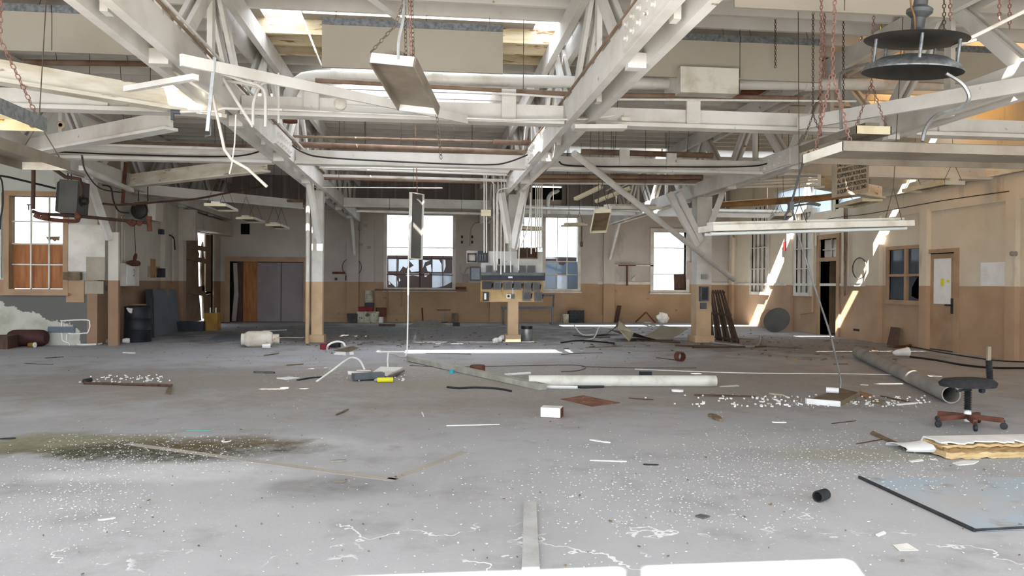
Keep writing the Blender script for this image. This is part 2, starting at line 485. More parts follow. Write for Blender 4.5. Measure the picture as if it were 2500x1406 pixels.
ws = wall('wall_side', 'x', XW, -.2, YF, YE, 0, ZD, [(0.5, 5, 1.0, 3.8), (8, 13, 1.3, 3.4)], 'wall_left', 'outer side wall of the left bay out of frame')
wf = wall('wall_front', 'y', YF, -.2, XW, XR+.2, 0, ZD, [(-7.2, -.32, 0, 4.98), (-.25, .82, 0, 4.98), (1.3, 9.8, 0, 3.5), (-11.6, -7.6, 1.0, 4.2)], 'wall_back', 'front wall with open loading doors behind the viewer')
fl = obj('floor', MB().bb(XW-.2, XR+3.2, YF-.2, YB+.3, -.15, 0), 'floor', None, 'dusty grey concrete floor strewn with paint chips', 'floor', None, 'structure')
obj('outdoor_ground', MB().bb(-80, 90, -60, 90, -.4, -.16), 'outside_ground', None, 'pale paved ground outside the building', 'ground', None, 'structure')
# rooms behind the right wall
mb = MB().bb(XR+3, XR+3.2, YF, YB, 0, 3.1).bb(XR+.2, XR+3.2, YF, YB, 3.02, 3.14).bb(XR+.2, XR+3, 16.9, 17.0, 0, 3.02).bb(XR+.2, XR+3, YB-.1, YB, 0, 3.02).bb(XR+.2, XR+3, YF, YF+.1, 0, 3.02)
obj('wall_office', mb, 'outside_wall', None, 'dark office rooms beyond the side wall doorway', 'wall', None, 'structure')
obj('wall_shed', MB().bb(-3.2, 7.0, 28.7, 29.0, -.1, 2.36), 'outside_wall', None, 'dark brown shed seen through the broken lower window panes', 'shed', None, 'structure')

# roof deck with open gaps and translucent sheets
OPEN = [(-1.75, 1.5, 10.02, 10.72), (2.9, 6.2, 19.05, 19.72), (6.35, 10.6, 19.05, 19.72), (8.3, 10.6, 14.3, 14.62), (-5.0, -4.3, 14.2, 14.5), (-3.5, -2.75, 14.62, 15.12),
        (-1.15, -.55, 12.15, 12.5), (-3.4, -2.75, 5.2, 5.5), (-3.4, -2.75, 7.25, 7.7), (2.65, 3.0, 5.25, 5.5), (2.65, 3.1, 6.2, 6.6), (4.8, 6.15, 5.2, 5.5), (5.7, 6.15, 5.75, 6.2)]
TRANS = [(-1.65, 1.15, 12.7, 15.8, 'skylight_white'), (1.5, 1.85, 10.5, 11.2, 'skylight_white'), (6.4, 8.9, 10.05, 10.75, 'skylight_yellow'), (8.3, 10.55, 12.8, 14.28, 'skylight_yellow'), (-2.3, -1.76, 10.3, 11.0, 'skylight_white')]
ALL = [o[:4] for o in OPEN+TRANS]
xs = sorted({XW-.2, XR+.2}|{o[i] for o in ALL for i in (0, 1)}); ys = sorted({YF-.2, YB+.25}|{o[i] for o in ALL for i in (2, 3)})
mb = MB()
for j in range(len(ys)-1):
    run = None
    for i in range(len(xs)-1):
        cx, cy = (xs[i]+xs[i+1])/2, (ys[j]+ys[j+1])/2
        hole = any(o[0] < cx < o[1] and o[2] < cy < o[3] for o in ALL)
        if not hole and run is None: run = xs[i]
        if run is not None and (hole or i == len(xs)-2):
            mb.bb(run, xs[i] if hole else xs[i+1], ys[j], ys[j+1], ZD, ZD+.07); run = None
ceil = obj('ceiling', mb, 'deck_paint', None, 'painted board roof with open gaps between exposed joists', 'ceiling', None, 'structure')
for x0, x1, y0, y1, m in TRANS:
    n = max(6, int((x1-x0)/.1)); g = [[(x0+(x1-x0)*i/n, y, ZD+.09+.012*(i % 2)) for i in range(n+1)] for y in (y0, y1)]
    obj('skylight_sheet', MB().sheet(g, (0, 0, .004)), m, ceil)
# joists across each bay
TX = [XL, -2.47, 1.9, 6.27, XR]
proto = {}
flaky = {(1, 11.1), (1, 10.0), (1, 12.05), (1, 11.6)}
y = 7.0
JY = [3.0+.5*i for i in range(46)]
JY = [j for j in JY if j < 25.9]
for b in range(4):
    x0, x1 = TX[b]+.02, TX[b+1]-.02
    for yj in JY:
        spans = [(x0, x1)]
        if any(o[2]+.02 < yj < o[3]-.02 and o[0] < x1-.3 and o[1] > x0+.3 for o in OPEN if o[1]-o[0] > 1.2): yj = None
        if yj is None: continue
        fk = b == 1 and 10.4 < yj < 12.2
        key = (b, fk)
        if key not in proto:
            m = MB().bb(x0, x1, -.03, .03, 4.84, ZD).mesh('joist')
            m.materials.append(MT['joist_flaking' if fk else 'joist_paint']); proto[key] = m
        o = bpy.data.objects.new('joist', proto[key]); COL.objects.link(o); o.parent = ceil
        o.location = V((0, yj, 0))-OFF[ceil]
# corbel on flaking joist bay edge is left to the material

# ------------------------------------------------------------------ trusses
BZ0, BZ1, CZ0, CZ1 = 3.38, 3.68, 4.58, 4.84
bolt_mesh = MB().lathe([(.03, 0), (.03, .01), (.016, .011), (.016, .035), (0.004, .036)], 8, axis=(-1, 0, 0)).mesh('bolt'); bolt_mesh.materials.append(MT['white_wood'])
def truss(x, yb0, period, label, sides=(-1, 1), y0=3.2, y1=26.0, bolts=()):
    t = thing('roof_truss', label, 'truss', (x, (y0+y1)/2, BZ0), 'long timber roof trusses')
    for s in sides:
        xs_ = x+s*.13
        obj('bottom_chord', MB().bb(xs_-.045, xs_+.045, y0, y1, BZ0, BZ1), 'white_wood', t)
        obj('top_chord', MB().bb(xs_-.045, xs_+.045, y0, y1, CZ0, CZ1), 'white_wood', t)
    nd = []
    k = -2
    while True:
        yb = yb0+period*k; yt = yb+period/2; k += 1
        if yb > y1-.6: break
        for (a, b) in (((yb+.05, BZ0+.16), (yt-.06, CZ1-.1)), ((yt+.06, CZ1-.1), (yb+period-.05, BZ0+.16))):
            if min(a[0], b[0]) < y0 or max(a[0], b[0]) > y1-.1: continue
            for s in sides:
                xx = x+s*.055
                obj('diagonal', MB().bar((xx, a[0], a[1]), (xx, b[0], b[1]), .05, .15, up=(1, 0, 0)) if False else MB().bar((xx, a[0], a[1]), (xx, b[0], b[1]), .05, .15), 'white_wood', t)
        if y0 < yt < y1-.2:
            obj('vertical', MB().bb(x-.03, x+.03, yt-.06, yt+.06, BZ0+.02, CZ1-.03), 'white_wood', t)
        if y0 < yb < y1-.2:
            obj('spacer_block', MB().bb(x-.085, x+.085, yb-.28, yb-.16, BZ0-.04, BZ0+.1), 'white_wood', t)
    for yb, side in bolts:
        pl = obj('splice_plate', MB().bb(x+side*.175, x+side*.215, yb-.75, yb+.55, BZ0+.02, BZ1-.01), 'white_wood', t)
        for i in range(6):
            for zz in (BZ0+.08, BZ0+.2):
                o = bpy.data.objects.new('bolt', bolt_mesh); COL.objects.link(o); o.parent = t
                o.location = V((x+side*.215, yb-.62+i*.2, zz))-OFF[t]
                if side > 0: o.rotation_euler = (0, 0, math.pi)
    return t
T0 = truss(XL+.2, 7.6, 2.8, 'white roof truss running along the shaded side wall with heater', (-1, 1), y0=5.5)
T1 = truss(-2.47, 7.55, 2.8, 'white roof truss over the column beside the mauve doors', bolts=((12.3, 1),))
T2 = truss(1.9, 7.1, 2.7, 'white roof truss with bolted splice over the electrical panel column', bolts=((6.0, -1), (12.4, -1)))
T3 = truss(6.27, 7.2, 2.75, 'white roof truss over the column with the leaning pallet', bolts=((13.0, -1),))

for x_, lab in ((-2.47+.2, 'brown conduit pair along the left truss chord'), (1.9-.2, 'brown conduit pair along the splice truss chord')):
    t = thing('chord_conduit', lab, 'conduit', (x_, 10, BZ1))
    for k_ in (0, 1): obj('run', MB().tube([(x_+.03*k_, 4.2, BZ1+.02+.03*k_), (x_+.03*k_, 16.8, BZ1+.02+.03*k_)], .016, 6), ('pipe_rust', 'pipe_white')[k_], t, smooth=True)
# tie beams between the trusses
def tie(x0, x1, y, label, blocks=(), z=3.42):
    t = thing('tie_beam', label, 'beam', ((x0+x1)/2, y, z-.05), 'cross beams between trusses')
    obj('web_board', MB().bb(x0, x1, y-.03, y+.03, z+.004, z+.2), 'white_wood', t)
    obj('flange_board', MB().bb(x0, x1, y-.12, y+.10, z-.05, z), 'white_wood', t)
    for bx, hh in blocks:
        obj('upright_block', MB().bb(bx-.09, bx+.09, y-.075, y-.034, z+.01, z+hh), 'white_wood', t)
    return t
bl = lambda x, yy, Y: gy(x, yy, Y).x
tie(XL+.4, -2.66, 9.6, 'front cross beam left of the first truss under the hanging beige panels', [(bl(250, 200, 9.6), .3)])
tie(-2.28, 1.7, 9.6, 'front cross beam with smoke detector below the big pipe', [(bl(762, 240, 9.6), .3), (bl(1241, 250, 9.6), .38)])
tie(2.1, 6.07, 9.6, 'front cross beam below the white duct box', [(bl(1689, 265, 9.6), .32), (bl(2108, 280, 9.6), .26)])
tie(6.47, XR, 9.6, 'front cross beam at the right under the round pendant', [(bl(2300, 270, 9.6), .28)])
tie(XL+.4, -2.66, 13.4, 'second cross beam left of the first truss with black cable', [])
tie(-2.28, 1.7, 13.4, 'second cross beam with sagging black cable across the middle bay', [])
tie(2.1, 6.07, 13.4, 'second cross beam crossed by the fallen diagonal pole', [(bl(1523, 370, 13.4), .36), (bl(1637, 380, 13.4), .3)])
tie(6.47, XR, 13.4, 'second cross beam at the right behind the warning sign', [])
tie(-2.28, 1.7, 20.8, 'rear cross beam just above the tall broken window', [])
tie(2.1, 6.07, 21.9, 'rear cross beam between panel column and pallet column', [])
tie(6.47, XR, 21.9, 'rear cross beam near the barred side windows', [])

# diagonal braces lying in the plane of the bottom chords
def brace(a, b, wd, ht, mat, label, flange=True):
    t = thing('diagonal_brace', label, 'brace', lerp(a, b, .5))
    obj('web_board', MB().bar(a, b, wd, ht), mat, t)
    if flange: obj('flange_board', MB().bar(V(a)-V((0, 0, ht/2+.022)), V(b)-V((0, 0, ht/2+.022)), .2, .04), mat, t)
    return t
brace(gz(-60, 160, 3.5), gz(548, 262, 3.42), .06, .2, 'white_flaking', 'flaking diagonal brace with torn paint at upper left')
brace(gz(418, 290, 3.5), gz(40, 362, 3.5), .06, .22, 'white_wood', 'white diagonal brace descending left behind the front cross beam')
brace(gz(650, 398, 3.5), gz(296, 442, 3.5), .06, .24, 'white_flaking', 'stained diagonal brace below the second cross beam at left')
brace(gz(330, 458, 3.48), gz(738, 498, 3.44), .06, .2, 'white_wood', 'shaded diagonal brace above the sliding door header')
brace(gy(1950, 302, 9.4), gy(2560, 196, 7.0), .05, .16, 'white_wood', 'white diagonal brace catching sunlight at upper right', False)
brace(gz(2000, 440, 3.18), gz(2150, 468, 3.18), .06, .2, 'white_flaking', 'brown stained brace beside the warning sign')
t = thing('loose_board', 'loose white board slanting from left truss to the front cross beam', 'board', gz(800, 215, 3.7))
obj('plank', MB().bar(gy(441, 146, 6.75), gy(1140, 292, 9.42), .035, .1), 'white_wood', t)
obj('thin_board', MB().bar(gy(308, 218, 7.6), gy(478, 188, 6.9), .06, .05), 'white_wood', None, 'thin white batten laid across the flaking brace', 'board')
# flat hanging strap
def proj(p):
    v = V(p)-V((0, 0, CAMH)); return 1250+F*v.dot(RT)/v.dot(fw)
lb = [lerp(gy(441, 146, 6.75), gy(1140, 292, 9.42), k/400) for k in range(401)]
sy = min(lb, key=lambda p: abs(proj(p)-524)).y
obj('hanging_strap', MB().bar(gy(524, 140, sy-.02), gy(506, 320, sy-.02), .03, .012, up=(0, 1, 0)), 'steel', None, 'flat steel strap hanging by the left truss', 'strap')

# ------------------------------------------------------------------ columns
def column(px, base_y, wpx, label, tall=True):
    b = gz(px, base_y); wd = wpx
    t = thing('column', label, 'column', b)
    obj('post', MB().bb(b.x-wd/2, b.x+wd/2, b.y-wd/2, b.y+wd/2, .12, BZ0+.02), 'column_paint', t)
    obj('base_block', MB().bb(b.x-wd/2-.06, b.x+wd/2+.05, b.y-wd/2-.09, b.y+wd/2+.05, 0, .16), 'column_paint', t)
    return t, b
c1, b1 = column(775, 834, .24, 'tan and white timber column with sunlit patches beside a standpipe')
for s, yy in ((-1, -2.3), (1, 2.0)):
    obj('knee_brace', MB().bar((b1.x-.02, b1.y+s*.15, 2.35), (b1.x-.02, b1.y+s*.95, BZ0+.05), .1, .14), 'white_wood', c1)
obj('knee_brace', MB().bar(gy(782, 592, 16.95), gy(752, 432, 16.2), .1, .14), 'white_wood', c1)
p = gz(750, 838)
obj('standpipe', MB().tube([p, gy(752, 500, p.y), gy(752, 440, p.y)], .045, 10), 'column_paint', None, 'vertical painted standpipe beside the left column', 'pipe', smooth=True)
c2, b2 = column(1251, 833, .24, 'tan timber column carrying the electrical panel')
for (xa, ya, xb, yb) in ((1284, 452, 1252, 606), (1224, 470, 1243, 592)):
    obj('knee_brace', MB().bar(gy(xa, ya, 16.8), gy(xb, yb, 17.0), .1, .15), 'white_wood', c2)
c3, b3 = column(1711, 834, .36, 'broad timber column between sheet metal debris and leaning pallet')
for (xa, ya, xb, yb) in ((1768, 460, 1725, 575), (1632, 470, 1702, 600), (1655, 470, 1712, 590)):
    obj('knee_brace', MB().bar(gy(xa, ya, 16.9), gy(xb, yb, 17.0), .1, .13), 'white_wood', c3)
obj('junction_box', MB().bb(b3.x-.08, b3.x+.05, b3.y-.26, b3.y-.18, 1.48, 1.58), 'concrete', c3)
q = gy(1717, 718, b3.y-.2)
bx = obj('switch_box', MB().bb(q.x-.1, q.x+.1, b3.y-.3, b3.y-.18, q.z-.16, q.z+.18), 'grey_box', c3)
obj('switch_recess', MB().bb(q.x-.07, q.x+.07, b3.y-.305, b3.y-.29, q.z-.13, q.z+.15), 'dark_box', bx)
obj('outlet_box', MB().bb(q.x-.07, q.x+.06, b3.y-.26, b3.y-.18, q.z-.34, q.z-.2), 'grey_box', c3)

# ------------------------------------------------------------------ wall dressings (siding, trims, pilasters)
sd = obj('siding_panel', MB().bb(XL, VENT[0], YB-.03, YB, 3.92, ZD).bb(VENT[1], XR, YB-.03, YB, 3.92, ZD).bb(VENT[0], VENT[1], YB-.03, YB, VENT[3], ZD), 'siding', wb)
bm_ = MB().bb(-.03, .03, -.03, .03, 0, ZD-3.92).mesh('batten'); bm_.materials.append(MT['batten_paint'])
for i in range(38):
    bxx = XL+.25+i*.455
    if VENT[0]-.05 < bxx < VENT[1]+.05: continue
    o = bpy.data.objects.new('batten', bm_); COL.objects.link(o); o.parent = wb; o.location = V((bxx, YB-.06, 3.92))-OFF[wb]
obj('wall_plate', MB().bb(XL, XR, YB-.1, YB, 3.78, 3.92), 'wall_back', wb)
obj('concrete_curb', MB().bb(XL, DOOR1[0]-.2, YB-.06, YB, 0, .26).bb(DOOR1[1]+.2, XR, YB-.06, YB, 0, .26), 'wall_back', wb)
a, b_ = gy(1500, 690, YB), gy(1595, 690, YB)
obj('trim_1', MB().bb(a.x-.6, WIN3[0]-.12, YB-.03, YB, 1.33, 1.42).bb(WIN3[1]+.3, XR, YB-.03, YB, 1.33, 1.42), 'trim_white', None, 'white dado rail on the far wall near the pallet', 'trim', None, 'structure')
for i, (px, lab) in enumerate(((862, 'pilaster on the far wall left of the broken window'), (1486, 'pilaster on the far wall below the pale knee brace'), (1210, 'pilaster on the far wall behind the electrical panel'))):
    c = gy(px, 600, YB)
    obj('trim_%d' % (i+2), MB().bb(c.x-.2, c.x+.2, YB-.12, YB, 0, 3.78), 'wall_back', None, lab, 'pilaster', None, 'structure')
for (xa, ya, xb, yb) in ((1514, 532, 1488, 632), (858, 528, 866, 620)):
    obj('knee_brace', MB().bar(gy(xa, ya, 25.0), gy(xb, yb, YB-.18), .08, .12), 'white_wood', T3 if xa > 1000 else T1)
# right wall ledger boards, posts and lines
def strip_x(name, y0, y1, z0, z1, d, mat, label, k):
    return obj('trim_%d' % k, MB().bb(XR-d, XR, y0, y1, z0, z1), mat, None, label, 'trim', None, 'structure')
strip_x('t', 6, 17.4, 3.42, 3.62, .12, 'white_flaking', 'stained cream ledger board high on the office wall', 6)
strip_x('t', 6, 17.4, 2.93, 3.4, .035, 'wall_right', 'pale boxed band above the office window and door', 7)
for i, (px, lab) in enumerate(((2148, 'wall post left of the office window'), (2263, 'wall post between office window and office door'), (1932, 'white wall post left of the second barred window'), (2478, 'wall post right of the office door'), (1790, 'corner post behind the leaning pallet'))):
    y = gx(px, 650, XR).y
    obj('trim_%d' % (i+8), MB().bb(XR-.1, XR, y-.12, y+.12, 0, 3.0 if px != 1932 else 3.6), 'wall_right', None, lab, 'pilaster', None, 'structure')
strip_x('t', 17.5, YB, 1.33, 1.4, .03, 'trim_white', 'white dado rail on the side wall below the barred windows', 14)
for yy in (gx(2345, 700, XR).y, gx(2300, 560, XR).y):
    pass
# left wall post, end wall post
py_ = YE-.04
a = gy(281, 700, YE)
obj('trim_15', MB().bb(a.x-.1, a.x+.1, YE-.1, YE, 0, 2.35), 'wall_left', None, 'pilaster at the end of the patchy end wall', 'pilaster', None, 'structure')
a, b_ = gy(212, 420, YE-.5), gy(268, 585, YE-.1)
obj('knee_brace', MB().bar(a, b_, .1, .13), 'white_wood', T0)
obj('knee_brace', MB().bar(gy(198, 410, 14.2), gy(322, 465, 17.2), .08, .08), 'white_wood', T0)
for i, px in enumerate((396, 440)):
    y = gx(px, 600, XL).y
    obj('trim_%d' % (16+i), MB().bb(XL, XL+.12, y-.14, y+.14, 0, 3.38), 'wall_left', None, ['slim post on the shaded wall right of the second heater', 'post carrying the sliding door header'][i], 'pilaster', None, 'structure')

# ================================================================== WINDOWS AND DOORS
def window_y(name, rc, Y, label, cols, rows, frame, fmat, bmat, panes, sill=True, bar=.03):
    """rc = x0,x1,z0,z1 on plane Y; cols/rows = fractions of bars; panes(i,j) -> material or None"""
    x0, x1, z0, z1 = rc
    t = thing(name, label, 'window', ((x0+x1)/2, Y, z0), None, 'structure')
    f = frame
    obj('window_frame', MB().bb(x0-f, x0, Y-.04, Y+.2, z0-f, z1+f).bb(x1, x1+f, Y-.04, Y+.2, z0-f, z1+f).bb(x0, x1, Y-.04, Y+.2, z1, z1+f).bb(x0, x1, Y-.04, Y+.2, z0-f, z0), fmat, t)
    if sill: obj('window_sill', MB().bb(x0-f*1.3, x1+f*1.3, Y-.1, Y-.02, z0-f-.03, z0-f+.02), fmat, t)
    for c, wd in cols: obj('glazing_bar', MB().bb(x0+(x1-x0)*c-wd/2, x0+(x1-x0)*c+wd/2, Y+.08, Y+.12, z0, z1), bmat, t)
    for r, a, b in rows: obj('glazing_bar', MB().bb(x0+(x1-x0)*a, x0+(x1-x0)*b, Y+.085, Y+.115, z0+(z1-z0)*r-bar/2, z0+(z1-z0)*r+bar/2), bmat, t)
    return t
def wpane(t, rc, Y, a, b, r0, r1, mat, d=.1):
    x0, x1, z0, z1 = rc
    return obj('pane', MB().bb(x0+(x1-x0)*a+.008, x0+(x1-x0)*b-.008, Y+d-.003, Y+d+.003, z0+(z1-z0)*r0+.008, z0+(z1-z0)*r1-.008), mat, t)
def wshard(t, Y, pts, mat, d=.1):
    return obj('glass_shard', MB().prism([gy(x, y, Y+d) for x, y in pts], (0, .005, 0)), mat, t)
# window 1: tall, lower sash broken
W1 = window_y('window_1', WIN1, YB, 'tall window with jagged broken lower panes and glaring upper half', [(.5, .05), (.15, .02), (.33, .02), (.68, .02), (.85, .02)], [(.18, 0, 1), (.40, 0, 1), (.55, 0, 1)], .1, 'trim_white', 'dark_wood', None)
for b in W1.children:
    if b.name.startswith('glazing_bar') and b.dimensions.x < .03 and b.dimensions.z > 2:   # slender bars only survive in the lower sash
        b.scale.z = .45
for a, b in ((0, .5), (.5, 1)): wpane(W1, WIN1, YB, a, b, .56, 1, 'glass_clear', .13)
for pts in ([(948, 632), (970, 632), (970, 662), (948, 662)], [(948, 668), (968, 674), (970, 700), (966, 701), (948, 685)],
            [(974, 633), (995, 633), (1000, 640), (992, 655), (984, 650), (976, 662), (973, 662)], [(997, 634), (1022, 633), (1023, 662), (1004, 664), (999, 655), (1010, 648)],
            [(990, 668), (1023, 668), (1023, 675), (1008, 672), (992, 674)], [(1032, 634), (1050, 636), (1038, 640), (1032, 655)], [(1040, 650), (1052, 645), (1054, 664), (1044, 662)],
            [(1056, 633), (1072, 634), (1078, 645), (1079, 664), (1056, 664)], [(1080, 633), (1087, 634), (1088, 650), (1083, 664), (1080, 664)], [(1036, 668), (1049, 668), (1040, 676), (1036, 675)], [(949, 686), (954, 694), (949, 695)], [(968, 680), (972, 690), (971, 700)], [(974, 678), (978, 684), (974, 688)]):
    wshard(W1, YB, pts, 'glass_shard')
for pts in ([(1055, 668), (1103, 668), (1103, 690), (1080, 702), (1055, 702)],): wshard(W1, YB, pts, 'glass_dusty')
obj('dirt_heap', MB().prism([gy(x, y, YB-.02) for x, y in ((1068, 702), (1085, 698), (1103, 688), (1104, 702))], (0, .1, 0)), 'sand', W1)
# window 2: behind the electrical panel
W2 = window_y('window_2', WIN2, YB, 'tall window behind the electrical panel with dusty blue lower panes', [(.44, .12), (.1, .03), (.66, .02), (.83, .02)], [(.2, .46, 1), (.385, .46, 1), (.58, 0, .44)], .1, 'trim_white', 'trim_white', None)
for a, b in ((0, .1), (.1, .43), (.46, .66), (.66, .83), (.83, 1)): wpane(W2, WIN2, YB, a, b, .42, 1, 'glass_clear')
for a, b in ((.46, .66), (.83, 1)): wpane(W2, WIN2, YB, a, b, .2, .385, 'glass_blue'); wpane(W2, WIN2, YB, a, b, 0, .2, 'glass_blue')
wpane(W2, WIN2, YB, 0, .43, 0, .42, 'glass_blue')
wpane(W2, WIN2, YB, .66, .83, 0, .2, 'glass_dusty')
wshard(W2, YB, [(1361, 636), (1366, 646), (1376, 648), (1383, 640), (1383, 668), (1361, 668)], 'glass_blue')
# window 3
W3 = window_y('window_3', WIN3, YB, 'narrow glaring window right of the T shaped rack', [], [(.27, 0, 1), (.725, 0, 1)], .12, 'trim_white', 'trim_white', None)
wpane(W3, WIN3, YB, 0, 1, .27, .725, 'glass_clear'); wpane(W3, WIN3, YB, 0, 1, .725, 1, 'glass_clear')
obj('broken_board', MB().prism([gy(x, y, YB+.06) for x, y in ((1645, 670), (1673, 668), (1673, 708), (1646, 708))], (0, .02, 0)), 'dark_wood', W3)
# window 4 in the end wall: plywood lower half
W4 = window_y('window_4', WIN4, YE, 'steel window with plywood filling its lower panes below the heater', [(.35, .025), (.69, .025)], [(.265, 0, 1), (.49, 0, 1), (.73, 0, 1)], .1, 'trim_tan', 'trim_white', None)
for i, (a, b) in enumerate(((0, .35), (.35, .69), (.69, 1))):
    wpane(W4, WIN4, YE, a, b, .73, 1, 'glass_clear'); wpane(W4, WIN4, YE, a, b, .49, .73, 'glass_clear')
    obj('plywood_sheet', MB().bb(WIN4[0]+(WIN4[1]-WIN4[0])*a+.006, WIN4[0]+(WIN4[1]-WIN4[0])*b-.006, YE+.13, YE+.145, WIN4[2]+.01, WIN4[2]+(WIN4[3]-WIN4[2])*(.49+(.0, .0, .0)[i])), 'plywood', W4)
obj('torn_board', MB().prism([gy(x, y, YE+.13) for x, y in ((112, 578), (146, 577), (144, 588), (138, 586), (134, 590), (126, 584), (118, 588))], (0, .01, 0)), 'plywood', W4)

# side-wall windows (barred, painted panels behind) on plane XR
def window_x(name, rc, label, cols, rows, fmat, back):
    y0, y1, z0, z1 = rc
    t = thing(name, label, 'window', (XR, (y0+y1)/2, z0), None, 'structure')
    f = .1
    obj('window_frame', MB().bb(XR-.04, XR+.18, y0-f, y0, z0-f, z1+f).bb(XR-.04, XR+.18, y1, y1+f, z0-f, z1+f).bb(XR-.04, XR+.18, y0, y1, z1, z1+f).bb(XR-.08, XR+.18, y0, y1, z0-f, z0), fmat, t)
    for i in range(cols+1):
        yy = y0+(y1-y0)*i/cols
        if 0 < i < cols: obj('bar', MB().bb(XR-.01, XR+.01, yy-.012, yy+.012, z0, z1), 'dark_wood' if back else fmat, t)
    for r in rows: obj('bar', MB().bb(XR-.015, XR+.012, y0, y1, z0+(z1-z0)*r-.015, z0+(z1-z0)*r+.015), 'trim_white', t)
    if back:
        for i in range(cols):
            a, b = y0+(y1-y0)*i/cols, y0+(y1-y0)*(i+1)/cols
            obj('panel', MB().bb(XR+.03, XR+.05, a+.01, b-.01, z0, z1), back, t)
    return t
window_x('window_5', WIN5, 'barred side window with boarded white panes near the sun streak', 4, (.27, .52, .76), 'trim_white', 'trim_white')
window_x('window_6', WIN6, 'barred side window with boarded white panes beside the dark doorway', 3, (.3, .55, .8), 'trim_white', 'trim_white')
for i, (a_, b_2, c_, d_2) in enumerate(CLER):
    t = thing('window_%d' % (8+i), ['first', 'second', 'third'][i]+' dusty clerestory window high in the side wall counted from the front', 'window', (XR, a_, c_), None, 'structure')
    obj('pane', MB().bb(XR+.08, XR+.09, a_, b_2, c_, d_2), 'glass_dusty', t)
    obj('window_frame', MB().bb(XR-.02, XR+.12, a_-.06, a_, c_-.05, d_2+.05).bb(XR-.02, XR+.12, b_2, b_2+.06, c_-.05, d_2+.05), 'trim_white', t)
# office window
y0, y1, z0, z1 = WIN7
W7 = thing('window_7', 'four pane office window with one shattered lower pane', 'window', (XR, (y0+y1)/2, z0), None, 'structure')
obj('window_frame', MB().bb(XR-.05, XR+.15, y0-.08, y0, z0-.1, z1+.08).bb(XR-.05, XR+.15, y1, y1+.08, z0-.1, z1+.08).bb(XR-.05, XR+.15, y0, y1, z1, z1+.08).bb(XR-.09, XR+.15, y0-.1, y1+.1, z0-.1, z0), 'trim_tan', W7)
ym, zm = (y0+y1)/2, z0+(z1-z0)*.49
obj('mullion', MB().bb(XR-.04, XR+.1, ym-.04, ym+.04, z0, z1), 'trim_tan', W7)
obj('transom_bar', MB().bb(XR-.04, XR+.1, y0, ym-.04, zm-.03, zm+.03).bb(XR-.04, XR+.1, ym+.04, y1, zm-.03, zm+.03), 'trim_tan', W7)
for a, b, c, d in ((y0, ym-.04, zm+.03, z1), (ym+.04, y1, zm+.03, z1), (ym+.04, y1, z0, zm-.03)):
    obj('pane', MB().bb(XR+.02, XR+.026, a, b, c, d), 'glass_blue', W7)
for pts in ([(2220, 676), (2240, 676), (2232, 690), (2226, 702), (2224, 722), (2240, 730), (2256, 726), (2256, 734), (2219, 734)], [(2244, 676), (2258, 676), (2258, 690), (2250, 692)]):
    obj('glass_shard', MB().prism([gx(x, y, XR+.02) for x, y in pts], (.005, 0, 0)), 'glass_blue', W7)

# door 1: double opening in the far wall
x0, x1, z0, z1 = DOOR1
D1 = thing('door_1', 'wide mauve sliding doors with an orange plywood strip in the far wall', 'door', ((x0+x1)/2, YB, 0), None, 'structure')
obj('door_frame', MB().bb(x0-.16, x0, YB-.05, YB+.2, 0, z1+.16).bb(x1, x1+.16, YB-.05, YB+.2, 0, z1+.16).bb(x0, x1, YB-.05, YB+.2, z1, z1+.16), 'trim_tan', D1)
lx = [gy(p, 700, YB).x for p in (562, 576, 592, 627, 685, 741)]
obj('rotten_edge_board', MB().prism([(lx[0]+.02, YB+.12, .02), (lx[1]-.02, YB+.12, .02), (lx[1]+.05, YB+.12, .9), (lx[1], YB+.12, z1-.05), (lx[0]+.06, YB+.12, z1-.05), (lx[0]+.1, YB+.12, 1.0)], (0, .04, 0)), 'batten_paint', D1)
obj('dark_board', MB().bb(lx[1], lx[2], YB+.16, YB+.19, 0, z1), 'dark_wood', D1)
obj('plywood_strip', MB().bb(lx[2], lx[3], YB+.1, YB+.13, .01, z1), 'plywood', D1)
obj('door_leaf', MB().bb(lx[3], lx[4]-.01, YB+.1, YB+.15, .01, z1-.02), 'door_mauve', D1)
lf = obj('door_leaf', MB().bb(lx[4]+.01, lx[5], YB+.1, YB+.15, .01, z1-.02), 'door_mauve', D1)
obj('backing_board', MB().bb(x0, x1, YB+.2, YB+.22, 0, z1), 'dark_void', D1)
# door 2: dark doorway with transom
y0, y1, z0, z1 = DOOR2
D2 = thing('door_2', 'dark open doorway with a four light transom window', 'door', (XR, (y0+y1)/2, 0), None, 'structure')
zt = gx(2024, 634, XR).z
obj('door_frame', MB().bb(XR-.05, XR+.2, y0-.14, y0, 0, z1+.12).bb(XR-.05, XR+.2, y1, y1+.14, 0, z1+.12).bb(XR-.05, XR+.2, y0, y1, z1, z1+.12).bb(XR-.05, XR+.2, y0, y1, zt-.04, zt+.06), 'trim_tan', D2)
obj('glazing_bar', MB().bb(XR+.05, XR+.08, (y0+y1)/2-.02, (y0+y1)/2+.02, zt, z1), 'trim_white', D2)
zq = (zt+z1)/2
obj('glazing_bar', MB().bb(XR+.05, XR+.08, y0, y1, zq-.015, zq+.015), 'trim_white', D2)
for a, b in ((y0, (y0+y1)/2), ((y0+y1)/2, y1)):
    for c, d in ((zt+.06, zq), (zq, z1)): obj('pane', MB().bb(XR+.1, XR+.106, a+.02, b-.02, c+.015, d-.015), 'trim_white', D2)
obj('door_leaf', MB().bar((XR+.25, y1-.03, zt/2), (XR+1.05, y1-.12, zt/2), .05, zt-.06), 'door_brown', D2)
